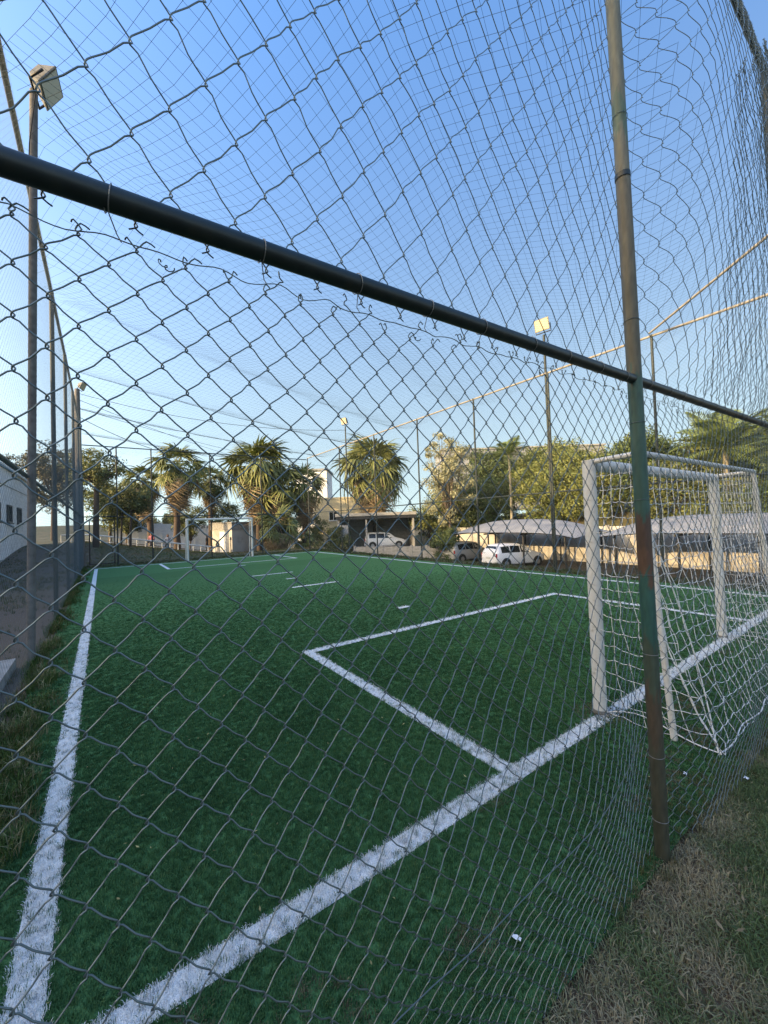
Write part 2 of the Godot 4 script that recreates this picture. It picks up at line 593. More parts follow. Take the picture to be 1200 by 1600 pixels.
func knit_wire(x0: float, half: float, rise: float, y_from: float, y_to: float, phase: bool, upper: bool, r: float, hook: int) -> MB:
	# one zigzag wire between two columns of knots; it bends round its neighbours at each knot
	var pts := PackedVector3Array()
	var nrow := int((y_to - y_from) / rise)
	var over := half * 0.5 + 0.0012
	var mid := x0 + half * 0.5
	for k in nrow + 1:
		var side := 1.0 if ((k % 2 == 0) == phase) else -1.0
		var y := y_from + k * rise
		var jx := 0.0065 * noise2.get_noise_2d((mid + side * half * 0.5) * 90.0, y * 90.0) * (half / 0.04)
		var jy := 0.0065 * noise2.get_noise_2d((mid + side * half * 0.5) * 90.0 + 500.0, y * 90.0) * (half / 0.04)
		var kn := minf(0.07 * rise, 0.0042)
		var cx := mid + side * over + jx
		var cy := y + jy
		var zz := near_z(cx, cy, upper)
		# bend: arrive in front, leave behind
		pts.append(Vector3(cx - side * half * 0.2, cy - rise * 0.15, zz + 0.0026 * side))
		pts.append(Vector3(cx, cy - kn, zz + 0.0022 * side))
		pts.append(Vector3(cx, cy + kn, zz - 0.0022 * side))
		pts.append(Vector3(cx - side * half * 0.14, cy + rise * 0.2, zz - 0.0026 * side))
		if k < nrow:
			var s2 := -side
			var mx := mid + jx * 0.5
			var my := cy + rise * 0.5
			pts.append(Vector3(mx, my - rise * 0.015 * side, near_z(mx, my, upper) - 0.0008 * side))
	if hook > 0:
		var e := pts[pts.size() - 1]
		var d := rng.randf_range(-1.0, 1.0)
		if hook == 1:
			for q in 6:
				var an := q * 1.1
				pts.append(e + Vector3(0.008 * sin(an) * signf(d), 0.006 * q * 0.5 + 0.005 * (1.0 - cos(an)), 0.004 * cos(an)))
		else:
			pts.append(e + Vector3(d * 0.012, 0.012, 0.002))
			pts.append(e + Vector3(d * 0.022 + 0.006, 0.01, -0.004))
	if x0 < 2.6:
		var fine := PackedVector3Array()
		for k in pts.size() - 1:
			var p0 := pts[maxi(k - 1, 0)]
			var p3 := pts[mini(k + 2, pts.size() - 1)]
			fine.append(pts[k])
			fine.append(pts[k].cubic_interpolate(pts[k + 1], p0, p3, 0.5))
		fine.append(pts[pts.size() - 1])
		pts = fine
	var b := MB.new()
	b.tube(pts, r, 5)
	return b

func tie_loop(ctr: Vector3, r: float, axis: Vector3, wr: float) -> MB:
	var b := MB.new()
	var u := axis.cross(Vector3(0.31, 0.2, 0.9)).normalized()
	var w := axis.cross(u)
	var pts := PackedVector3Array()
	var tilt := rng.randf_range(-0.25, 0.25)
	var n := 18
	for k in n + 1:
		var an := TAU * 1.08 * k / n
		pts.append(ctr + (u * cos(an) + w * sin(an)) * r + axis * (tilt * r * cos(an) + 0.006 * k / n))
	var tail := pts[n] + (u * cos(1.2) + w * sin(1.2)) * 0.03 + axis * 0.012
	pts.append(tail)
	pts.append(tail + Vector3(0.006, -0.014, 0.004))
	b.tube(pts, wr, 5)
	return b

func near_fence() -> void:
	var f := thing("chain_link_fence", "tall chain-link fence behind the netted goal with dark mid rail and torn wire edge", "fence", Vector3.ZERO)
	# posts
	for k in NP.size():
		var x: float = NP[k]
		var b := MB.new()
		if k == 1:
			b.colored = true
			var bands := [[0.0, Color(0.055, 0.055, 0.036)], [0.42, Color(0.062, 0.06, 0.04)], [0.72, Color(0.078, 0.06, 0.04)], [0.84, Color(0.055, 0.075, 0.052)], [1.22, Color(0.03, 0.09, 0.072)], [1.34, Color(0.1, 0.055, 0.032)], [1.52, Color(0.075, 0.045, 0.03)], [1.62, Color(0.035, 0.085, 0.065)], [2.1, Color(0.045, 0.095, 0.07)], [2.3, Color(0.1, 0.09, 0.055)], [3.05, Color(0.12, 0.105, 0.065)], [3.2, Color(0.16, 0.15, 0.1)], [3.42, Color(0.09, 0.13, 0.085)], [3.6, Color(0.15, 0.15, 0.1)], [5.7, Color(0.17, 0.16, 0.11)]]
			var ringn := 420
			for q in ringn + 1:
				var yy := -0.05 + 5.71 * q / ringn
				var px := 2.055 - 0.0185 * yy
				var rr := 0.0305 if yy < 3.13 else 0.029
				for sdn in 28:
					var an := TAU * sdn / 28.0
					var w0 := yy + 0.16 * noise.get_noise_3d(cos(an) * 14.0, yy * 50.0, sin(an) * 14.0) + 0.13 * noise2.get_noise_3d(cos(an) * 40.0, yy * 260.0, sin(an) * 40.0)
					var ci := 0
					while ci < bands.size() - 2 and bands[ci + 1][0] < w0:
						ci += 1
					var t0 := clampf((w0 - bands[ci][0]) / (bands[ci + 1][0] - bands[ci][0]), 0.0, 1.0)
					var cc: Color = (bands[ci][1] as Color).lerp(bands[ci + 1][1], smoothstep(0.44, 0.56, t0)) * (1.0 + 0.45 * noise2.get_noise_3d(cos(an) * 60.0, yy * 400.0, sin(an) * 60.0))
					cc.a = 1.0
					b.col = cc
					var dn := Vector3(cos(an), 0, sin(an))
					b.vert(Vector3(px, yy, NZ) + dn * rr, dn)
			for q in ringn:
				for sdn in 28:
					var p0 := q * 28 + sdn
					var p1 := q * 28 + (sdn + 1) % 28
					b.i.append_array([p0, p1, p0 + 28, p1, p1 + 28, p0 + 28])
		else:
			b.tube(PackedVector3Array([Vector3(x, -0.05, NZ), Vector3(x, 5.66, NZ)]), 0.032, 14, -1.0, true)
		part(b, "post", M.painted if k == 1 else M.dark_post, f)
	var w := MB.new()
	w.tube(PackedVector3Array([Vector3(1.995, 3.118, NZ), Vector3(1.9948, 3.126, NZ), Vector3(1.9946, 3.134, NZ), Vector3(1.994, 3.142, NZ)]), 0.0325, 18)
	part(w, "weld_bead", M.rail, f)
	# rails, butted against the posts
	var ends := [-0.718, 2.02, 5.1, 7.8, 10.26]
	for k in ends.size() - 1:
		var a: float = ends[k]
		var d: float = ends[k + 1]
		barpart(Vector3(a + 0.005, rail_y(a), NZ), Vector3(d - 0.005, rail_y(d), NZ), 0.0208, "mid_rail", M.rail, f, 18)
		barpart(Vector3(a + 0.03, 5.64, NZ), Vector3(d - 0.03, 5.64, NZ), 0.027, "top_rail", M.rail, f, 14)
	# lower sheet: one part for every wire
	var half := 0.0405
	var x := -0.027 - half * 17.0
	var idx := 0
	while x < 5.05:
		var top := rail_y(x) - 0.045 + rng.randf_range(-0.012, 0.02)
		var y0 := 0.012 + (0.0412 if idx % 2 == 0 else 0.0) * 0.0
		var nr := int((top - y0) / 0.0412)
		part(knit_wire(x, half, 0.0412, y0, y0 + nr * 0.0412 + 0.001, idx % 2 == 0, false, 0.00142, 2), "wire", M.wire, f)
		x += half
		idx += 1
	# upper sheet: wider diamonds
	var uh := 0.0625
	x = -0.009 - uh * 11.0
	idx = 0
	while x < 5.05:
		part(knit_wire(x, uh, 0.0805, 2.125 + 0.012 * x, 5.62, idx % 2 == 1, true, 0.0015, 2 if idx % 2 == 0 else 0), "wire", M.wire, f)
		x += uh
		idx += 1
	# a second piece of wire laced over the upper sheet past the post, its raw edge hanging loose
	idx = 0
	x = 2.7
	while x < 4.95:
		var low := 2.2
		var high := 5.55 - 1.75 * pow(clampf((4.9 - x) / 2.2, 0.0, 1.0), 1.25)
		var b := knit_wire(x, 0.0515, 0.052, low + 0.03, high, idx % 2 == 1, true, 0.0015, 1)
		for q in b.v.size():
			var p := b.v[q]
			b.v[q] = p + Vector3(0, 0, 0.03 + 0.02 * noise.get_noise_2d(p.x * 90.0, p.y * 50.0))
		part(b, "wire", M.wire, f)
		x += 0.0515
		idx += 1
	# remaining panels beyond: plain diamonds
	var far := MB.new()
	diamonds(far, Vector3(5.12, 0.03, -0.835), Vector3(1, 0, 0), 5.15, 5.58, 0.0825, 0.0014)
	tag(part(far, "wire_mesh", M.wire, f), "", "", "", "stuff")
	# tension wires and lacing
	var t := MB.new()
	var pts := PackedVector3Array()
	for k in 40:
		var px := -0.72 + k * 0.145
		pts.append(Vector3(px, 0.515 + 0.02 * px + 0.004 * sin(k * 1.7), near_z(px, 0.53, false) + 0.006))
	t.tube(pts, 0.0016, 5)
	part(t, "tension_wire", M.wire, f)
	for row in 1:
		var lace := MB.new()
		pts = PackedVector3Array()
		for k in 420:
			var px := -0.72 + k * 0.0138
			var amp := 0.004 + 0.006 * noise.get_noise_1d(px * 140.0 + row * 70.0)
			pts.append(Vector3(px, rail_y(px) - 0.05 - 0.018 * row + amp * sin(px * (46.0 + 7.0 * row) + noise2.get_noise_1d(px * 60.0) * 3.0), -0.832 + 0.006 * cos(px * 58.0)))
		lace.tube(pts, 0.0013, 4)
		part(lace, "lacing_wire", M.wire, f)
	# loose curls of cut wire under the rail
	for k in 5:
		var px := 0.1 + k * 0.62 + rng.randf_range(-0.05, 0.05)
		var c0 := Vector3(px, rail_y(px) - 0.07 + rng.randf_range(-0.012, 0.012), -0.826)
		var curl := MB.new()
		pts = PackedVector3Array()
		var rr := rng.randf_range(0.004, 0.007)
		for q in 16:
			pts.append(c0 + Vector3(0.0016 * q + rr * cos(q * 0.9), rr * sin(q * 0.9) - 0.0006 * q, 0.004 * sin(q * 0.5)))
		curl.tube(pts, 0.0013, 4)
		part(curl, "wire_curl", M.wire, f)
	# ties round the rail and the posts
	for k in 21:
		var px := 0.02 + k * 0.235 + rng.randf_range(-0.03, 0.03)
		if absf(px - 2.02) > 0.08:
			part(tie_loop(Vector3(px, rail_y(px), NZ), 0.0228, Vector3.RIGHT, 0.0011), "tie", M.tie, f)
	for y in [0.17, 0.46, 0.92, 1.28, 1.62, 1.98, 2.45, 3.4, 4.3, 5.1]:
		part(tie_loop(Vector3(2.055 - 0.0185 * y, y, NZ), 0.0325, Vector3.UP, 0.0012), "tie", M.tie if y < 1.0 else M.wire, f)

func diamonds(b: MB, org: Vector3, along: Vector3, length: float, high: float, pitch_: float, r: float, sides := 3) -> void:
	var o := -high
	while o < length:
		for s in 2:
			# rising to one side, then mirrored
			var a0 := maxf(o, 0.0)
			var a1 := minf(o + high, length)
			if a1 - a0 > 0.03:
				var y0 := a0 - o
				var y1 := a1 - o
				if s == 0:
					b.seg(org + along * a0 + Vector3(0, y0, 0), org + along * a1 + Vector3(0, y1, 0), r, sides)
				else:
					b.seg(org + along * (length - a0) + Vector3(0, y0, 0), org + along * (length - a1) + Vector3(0, y1, 0), r, sides)
		o += pitch_

func side_fences() -> void:
	# along the touchline beside the camera
	var l := thing("chain_link_fence", "dark chain-link fence along the touchline beside the white building", "fence", Vector3.ZERO)
	for z in [-3.2, -10.0, -13.4, -16.8, -20.2, -22.4]:
		barpart(Vector3(-0.75, -0.05, z), Vector3(-0.75, 6.32, z), 0.038, "post", M.dark_post, l, 12)
	var zz := [-0.84, -3.2, -6.55, -10.0, -13.4, -16.8, -20.2, -22.4]
	for k in zz.size() - 1:
		barpart(Vector3(-0.75, 2.28, zz[k] - 0.03), Vector3(-0.75, 2.28, zz[k + 1] + 0.03), 0.026, "mid_rail", M.rail, l, 12)
		barpart(Vector3(-0.75, 6.3, zz[k] - 0.03), Vector3(-0.75, 6.3, zz[k + 1] + 0.03), 0.03, "top_rail", M.rail, l, 12)
	var b := MB.new()
	diamonds(b, Vector3(-0.705, 0.02, -0.9), Vector3(0, 0, -1), 21.5, 6.25, 0.08, 0.00075, 3)
	tag(part(b, "wire_mesh", M.wire, l), "", "", "", "stuff")
	# far touchline
	var r := thing("chain_link_fence", "chain-link fence on the car park side with rusty pale top rail", "fence", Vector3.ZERO)
	var rz := [-0.8, -3.7, -6.3, -9.05, -12.0, -15.1, -18.4, -22.4]
	for z in rz:
		barpart(Vector3(10.3, -0.1, z), Vector3(10.3, 5.62, z), 0.03, "post", M.dark_post, r, 10)
	for k in rz.size() - 1:
		barpart(Vector3(10.3, 2.22, rz[k] - 0.028), Vector3(10.3, 2.22, rz[k + 1] + 0.028), 0.022, "mid_rail", M.rail, r, 10)
		barpart(Vector3(10.3, 5.59, rz[k] - 0.028), Vector3(10.3, 5.59, rz[k + 1] + 0.028), 0.028, "top_rail", M.rust_rail, r, 10)
	barpart(Vector3(10.27, 5.66, -3.72), Vector3(7.83, 5.68, -0.86), 0.024, "corner_brace", M.rust_rail, r, 10)
	b = MB.new()
	diamonds(b, Vector3(10.262, 0.02, -0.85), Vector3(0, 0, -1), 21.5, 5.55, 0.0825, 0.0011, 3)
	tag(part(b, "wire_mesh", M.wire, r), "", "", "", "stuff")
	# behind the bare goal
	var f := thing("chain_link_fence", "chain-link fence behind the bare goal in front of the palms", "fence", Vector3.ZERO)
	var fx := [0.58, 2.0, 4.7, 7.4, 10.26]
	for x in fx:
		if x < 10.0:
			barpart(Vector3(x, -0.1, -22.4), Vector3(x, 5.52, -22.4), 0.03, "post", M.dark_post, f, 10)
	barpart(Vector3(-0.71, 5.5, -22.4), Vector3(0.55, 5.5, -22.4), 0.024, "top_rail", M.rail, f)
	barpart(Vector3(-0.71, 2.24, -22.4), Vector3(0.55, 2.24, -22.4), 0.024, "mid_rail", M.rail, f)
	for k in fx.size() - 1:
		barpart(Vector3(fx[k] + 0.028, 5.5, -22.4), Vector3(fx[k + 1] - 0.028, 5.5, -22.4), 0.024, "top_rail", M.rail, f)
		barpart(Vector3(fx[k] + 0.028, 2.2, -22.4), Vector3(fx[k + 1] - 0.028, 2.2, -22.4), 0.022, "mid_rail", M.rail, f)
	b = MB.new()
	diamonds(b, Vector3(0.58, 0.02, -22.362), Vector3(1, 0, 0), 9.66, 5.45, 0.0825, 0.0009, 3)
	diamonds(b, Vector3(-0.7, 2.26, -22.362), Vector3(1, 0, 0), 1.25, 3.2, 0.0825, 0.0009, 3)
	tag(part(b, "wire_mesh", M.wire, f), "", "", "", "stuff")
	# gate in the corner
	var g := thing("fence_gate", "narrow chain-link gate with reddish frame beside the concrete lamp pole", "gate", Vector3.ZERO)
	var gm := speckle([[0.0, 0.07, 0.03, 0.02], [0.5, 0.05, 0.035, 0.03], [1.0, 0.02, 0.03, 0.03]], 0.03, 2.0, 0.7, 0.5, 41)
	barpart(Vector3(-0.48, 0.05, -22.4), Vector3(-0.48, 2.1, -22.4), 0.024, "upright", gm, g)
	barpart(Vector3(0.46, 0.05, -22.4), Vector3(0.46, 2.1, -22.4), 0.024, "upright", gm, g)
	barpart(Vector3(-0.46, 0.08, -22.4), Vector3(0.44, 0.08, -22.4), 0.02, "crossbar", gm, g)
	barpart(Vector3(-0.46, 2.08, -22.4), Vector3(0.44, 2.08, -22.4), 0.02, "crossbar", gm, g)
	barpart(Vector3(0.46, 1.05, -22.4), Vector3(0.57, 1.05, -22.37), 0.012, "latch", M.tie, g)
	b = MB.new()
	diamonds(b, Vector3(-0.46, 0.1, -22.385), Vector3(1, 0, 0), 0.9, 1.96, 0.0825, 0.001, 3)
	tag(part(b, "wire_mesh", M.wire, g), "", "", "", "stuff")
	# concrete kerb outside the touchline fence
	var k := thing("concrete_kerb", "low pale concrete kerb at the foot of the touchline fence", "kerb", Vector3(-0.93, 0, -4.9))
	for q in 3:
		var kb := MB.new()
		kb.box(Vector3(0.004 * q, 0.045, -1.0 * q + 1.0), Vector3(0.14, 0.13, 0.985))
		part(kb, "kerb_stone", M.concrete, k)

# ---------------------------------------------------------------- overhead netting
func net_y(x: float, z: float) -> float:
	var p := (x - 1.78) * 0.42 + (z + 2.3) * 0.91
	var q := p / 3.4
	var t := absf(q - roundf(q)) * 2.0
	var y := 5.62 - 0.42 * (1.0 - pow(1.0 - t, 1.6))
	y -= 0.12 * sin(clampf((x + 0.7) / 10.9, 0.0, 1.0) * PI)
	y += 0.05 * noise.get_noise_2d(x * 25.0, z * 25.0)
	return y

func overhead_net() -> void:
	var o := thing("overhead_net", "fine dark ball-stop net stretched over the whole pitch", "net", Vector3.ZERO)
	var b := MB.new()
	var st := 0.125
	var du := Vector2(0.908, -0.42)
	var dv := Vector2(0.42, 0.908)
	for fam in 2:
		var a := du if fam == 0 else dv
		var d := dv if fam == 0 else du
		for k in range(-220, 221):
			var pts := PackedVector3Array()
			for q in range(-60, 61):
				var jit := 0.012 * noise2.get_noise_2d(k * 37.0, q * 21.0)
				var p := Vector2(4.8, -11.5) + d * (k * st + jit) + a * (q * 0.5)
				if p.x > -0.72 and p.x < 10.27 and p.y < -0.84 and p.y > -22.36:
					pts.append(Vector3(p.x, net_y(p.x, p.y), p.y))
				elif pts.size() > 0:
					break
			if pts.size() > 1:
				b.tube(pts, 0.0013, 3)
	tag(part(b, "netting", M.thread, o), "", "", "", "stuff")
	for k in range(-1, 7):
		# support cables under the ridges of the net
		var pts := PackedVector3Array()
		for q in range(-40, 80):
			var p := Vector2(1.78, -2.3) + dv * (-3.4 * k) + du * (q * 0.4)
			if p.x > -0.72 and p.x < 10.27 and p.y < -0.84 and p.y > -22.36:
				pts.append(Vector3(p.x, net_y(p.x, p.y) + 0.004, p.y))
		if pts.size() > 3:
			var c := MB.new()
			c.tube(pts, 0.0013, 4)
			part(c, "support_cable", M.thread, o)

# ---------------------------------------------------------------- goals
func goal(label: String, at: Vector3, turn: float) -> Node3D:
	var g := thing("football_goal", label, "goal", at, turn, "small white football goals")
	# local: goal mouth faces -Z, centre at origin, back towards +Z
	for s in [-1.0, 1.0]:
		var b := MB.new()
		b.tube(PackedVector3Array([Vector3(s * 1.5, 0.0, 0), Vector3(s * 1.5, 1.0, 0), Vector3(s * 1.5, 2.0, 0)]), 0.05, 18, -1.0, true)
		part(b, "post", M.goal, g)
		barpart(Vector3(s * 1.5, 1.985, 0.03), Vector3(s * 1.5, 2.0, 0.37), 0.021, "side_bar", M.goal, g)
		barpart(Vector3(s * 1.5, 2.0, 0.37), Vector3(s * 1.51, 0.0, 0.5), 0.022, "stanchion", M.goal, g)
		var foot := MB.new()
		foot.tube(PackedVector3Array([Vector3(s * 1.5, -0.01, 0), Vector3(s * 1.5, 0.03, 0)]), 0.058, 14, 0.052, true)
		part(foot, "socket", M.tie, g)
	barpart(Vector3(-1.46, 1.965, 0), Vector3(1.46, 1.965, 0), 0.05, "crossbar", M.goal, g, 18)
	barpart(Vector3(-1.5, 2.0, 0.372), Vector3(1.5, 2.0, 0.372), 0.021, "top_bar", M.goal, g)
	return g

func net_panel(b: MB, f: Callable, lu: float, lv: float, st: float, r: float, sd: float) -> void:
	var nu := int(lu / st)
	var nv := int(lv / st)
	var grid := []
	for j in nv + 1:
		var row := PackedVector3Array()
		for i in nu + 1:
			var p: Vector3 = f.call(float(i) / nu, float(j) / nv)
			var w := 4.0 * (float(j) / nv) * (1.0 - 0.5 * float(j) / nv)
			p += Vector3(noise.get_noise_3d(i * 19.0, j * 17.0, sd), noise.get_noise_3d(i * 19.0, j * 17.0, sd + 90.0), noise.get_noise_3d(i * 19.0, j * 17.0, sd + 190.0)) * 0.04 * minf(w, 1.0)
			row.append(p)
		grid.append(row)
	for j in nv + 1:
		if j > 0:
			var pts := PackedVector3Array()
			for i in nu + 1:
				pts.append(grid[j][i])
				if i < nu:
					var m: Vector3 = (grid[j][i] + grid[j][i + 1]) * 0.5
					pts.append(m + Vector3(0, -0.009, 0.002))
			b.tube(pts, r, 4)
	for i in nu + 1:
		var pts := PackedVector3Array()
		for j in nv + 1:
			pts.append(grid[j][i])
			if j < nv:
				pts.append((grid[j][i] + grid[j + 1][i]) * 0.5 + Vector3(0.004 * sin(i * 2.0 + j), 0, 0.004 * cos(i + j * 3.0)))
		b.tube(pts, r, 4)

func back_net(u: float, t: float) -> Vector3:
	var x := lerpf(-1.5, 1.5, u)
	var y := 2.0 * (1.0 - pow(t, 0.92))
	var out := 0.37 + 0.08 * t + 0.30 * pow(t, 2.2) + 0.05 * sin(u * PI) * sin(t * PI) - 0.06 * sin(t * PI)
	var pinch := 0.04 * sin(u * 9.0) * t
	return Vector3(x + pinch * 0.6, maxf(y + 0.03 * pinch, 0.012), out)

func side_net(s: float, u: float, t: float) -> Vector3:
	var top := Vector3(s * 1.5, 1.98, lerpf(0.03, 0.37, u))
	var bot := Vector3(s * 1.5, 0.012, lerpf(0.05, 0.75, u))
	var p := top.lerp(bot, t)
	p.z = lerpf(lerpf(0.03, 0.37, u), lerpf(0.05, 0.75, u), pow(t, 1.9))
	p.x += s * 0.09 * sin(t * PI) * sin(u * PI)
	return p

func goals() -> void:
	var g := goal("white goal with wind-blown net standing close behind the fence", Vector3(4.69, 0, -1.63), 0.0)
	g.position = Vector3(4.69, 0, -1.63)
	var n := thing("goal_net", "loose white net hanging from the goal close to the fence", "net", Vector3(4.69, 0, -1.63))
	var b := MB.new()
	net_panel(b, back_net, 3.0, 2.25, 0.115, 0.0026, 3.0)
	tag(part(b, "back_panel", M.netting, n), "", "", "", "stuff")
	for s in [-1.0, 1.0]:
		b = MB.new()
		var fn := func(u: float, t: float) -> Vector3: return side_net(s, u, t)
		net_panel(b, fn, 0.62, 2.1, 0.115, 0.0026, 30.0 + s)
		tag(part(b, "side_panel", M.netting, n), "", "", "", "stuff")
	# border ropes, gathered at the ground
	for s in [-1.0, 1.0]:
		b = MB.new()
		var pts := PackedVector3Array()
		for k in 26:
			var t := k / 25.0
			pts.append(back_net(0.0 if s < 0 else 1.0, t) + Vector3(0.012 * sin(k * 0.9), 0, 0.01 * cos(k * 1.3)))
		b.tube(pts, 0.005, 5)
		part(b, "border_rope", M.netting, n)
		b = MB.new()
		pts = PackedVector3Array()
		for k in 20:
			var t := k / 19.0
			pts.append(Vector3(s * (1.5 - 0.18 * sin(t * PI)), 1.5 * pow(1.0 - t, 1.5) + 0.012, 0.38 + 0.36 * pow(t, 0.8)))
		b.tube(pts, 0.0045, 5)
		part(b, "border_rope", M.netting, n)
	b = MB.new()
	var pts2 := PackedVector3Array()
	for k in 40:
		var u := k / 39.0
		pts2.append(back_net(u, 1.0) + Vector3(0, 0.006, 0.015 * sin(k * 0.7)))
	b.tube(pts2, 0.0045, 5)
	part(b, "border_rope", M.netting, n)
	for s in [-1.0, 1.0]:
		b = MB.new()
		pts2 = PackedVector3Array()
		for k in 12:
			var u := k / 11.0
			pts2.append(Vector3(s * (1.5 - 0.02 * sin(u * 6.0)), 0.02 + 0.1 * sin(u * PI) * (1.0 - u), lerpf(0.05, 0.75, u)))
		b.tube(pts2, 0.0045, 5)
		part(b, "border_rope", M.netting, n)
	goal("white goal without a net before the palm-side fence", Vector3(4.75, 0, -20.55), PI)

# ---------------------------------------------------------------- floodlights and cables
func lamp_head(parent: Node3D, at: Vector3, bs: Basis, size: float, face: Material) -> void:
	# box floodlight: shallow tapered housing with a flat lens in front (+Z local)
	var b := MB.new()
	var s := size
	var f := [Vector3(-s, -s * 0.8, 0), Vector3(s, -s * 0.8, 0), Vector3(s, s * 0.8, 0), Vector3(-s, s * 0.8, 0)]
	var k := [Vector3(-s * 0.55, -s * 0.42, -s * 0.85), Vector3(s * 0.55, -s * 0.42, -s * 0.85), Vector3(s * 0.55, s * 0.42, -s * 0.85), Vector3(-s * 0.55, s * 0.42, -s * 0.85)]
	for q in 4:
		var r := (q + 1) % 4
		b.quad(at + bs * k[q], at + bs * k[r], at + bs * f[r], at + bs * f[q])
	b.quad(at + bs * k[1], at + bs * k[0], at + bs * k[3], at + bs * k[2])
	var h := part(b, "lamp_head", M.lamp_case, parent)
	b = MB.new()
	b.box(at + bs * Vector3(0, 0, 0.008), Vector3(s * 2.06, s * 1.66, 0.014), bs)
	part(b, "rim", M.lamp_case, h)
	b = MB.new()
	b.box(at + bs * Vector3(0, 0, 0.019), Vector3(s * 1.84, s * 1.44, 0.008), bs)
	part(b, "lens", face, h)
	b = MB.new()
	b.tube(PackedVector3Array([at + bs * Vector3(-s * 1.06, 0, -s * 0.2), at + bs * Vector3(-s * 1.06, -s * 1.05, -s * 0.3), at + bs * Vector3(s * 1.06, -s * 1.05, -s * 0.3), at + bs * Vector3(s * 1.06, 0, -s * 0.2)]), 0.016, 5)
	part(b, "bracket", M.steel, parent)

func floodlights() -> void:
	M.lamp_case = speckle([[0.0, 0.1, 0.1, 0.095], [0.5, 0.17, 0.17, 0.16], [1.0, 0.23, 0.225, 0.21]], 0.03, 2.0, 0.7, 0.3, 51)
	var lens := plain(0.5, 0.44, 0.3, 0.22)
	var grp := "floodlights round the pitch"
	var a := thing("floodlight", "pale box floodlight on a fence post of the touchline fence", "floodlight", Vector3(-0.74, 0, -6.55), 0.0, grp)
	barpart(Vector3(0.0, -0.05, 0), Vector3(0.1, 7.3, -0.05), 0.043, "pole", M.pole, a, 12)
	lamp_head(a, Vector3(0.27, 7.42, -0.03), Basis(Vector3.UP, 1.45) * Basis(Vector3.RIGHT, 0.55), 0.2, lens)
	var cb := MB.new()
	cb.tube(PackedVector3Array([Vector3(0.12, 7.2, 0.02), Vector3(0.1, 6.9, 0.05), Vector3(0.06, 6.5, 0.05), Vector3(0.05, 6.2, 0.04)]), 0.006, 5)
	part(cb, "power_lead", M.rubber, a)
	var specs := [
		[Vector3(10.42, 0, -6.42), 6.75, "floodlight with yellowish lens on a slim pole by the car park fence", 1.0],
		[Vector3(10.45, 0, -17.9), 6.6, "small floodlight on a slim pole beside the round-crowned palm", 1.0]]
	for s in specs:
		var o := thing("floodlight", s[2], "floodlight", s[0], 0.0, grp)
		barpart(Vector3(0, -0.3, 0), Vector3(-0.02, s[1], 0), 0.035, "pole", M.dark_post, o, 10)
		lamp_head(o, Vector3(-0.1, s[1] + 0.27, 0.0), Basis(Vector3.UP, -1.35) * Basis(Vector3.RIGHT, 0.3), 0.2, lens)
	var p := thing("floodlight", "thick grey concrete pole with a floodlight in the corner by the gate", "floodlight", Vector3(-0.86, 0, -23.0), 0.0, grp)
	var b := MB.new()
	b.tube(PackedVector3Array([Vector3(0, -0.2, 0), Vector3(0, 4.0, 0), Vector3(0.0, 8.2, 0)]), 0.21, 12, 0.1, true)
	part(b, "pole", M.pole, p)
	lamp_head(p, Vector3(0.22, 8.35, 0.0), Basis(Vector3.UP, 1.2) * Basis(Vector3.RIGHT, 0.4), 0.2, lens)
	# cables from the concrete pole across the far end
	var ends := [[Vector3(-0.8, 6.9, -23.0), Vector3(2.05, 5.55, -22.45), 0.1], [Vector3(-0.8, 7.7, -23.0), Vector3(30.0, 11.5, -62.0), 1.3], [Vector3(-0.8, 7.3, -23.0), Vector3(40.0, 12.5, -60.0), 1.6], [Vector3(-0.8, 8.0, -23.0), Vector3(10.4, 6.4, -17.9), 0.5]]
	var what := ["dark cable sloping from the concrete pole down to the palm-side fence", "thin overhead cable leaving the concrete pole towards the white house", "sagging overhead cable leaving the concrete pole towards the car park trees", "thin cable strung from the concrete pole to the pole by the round-crowned palm"]
	for k in ends.size():
		var pts := PackedVector3Array()
		for q in 25:
			var t := q / 24.0
			pts.append((ends[k][0] as Vector3).lerp(ends[k][1], t) - Vector3(0, 4.0 * ends[k][2] * t * (1.0 - t), 0))
		var m := MB.new()
		m.tube(pts, 0.014 if k == 0 else 0.011, 5)
		tag(part(m, "overhead_cable", M.rubber, self), what[k], "cable")

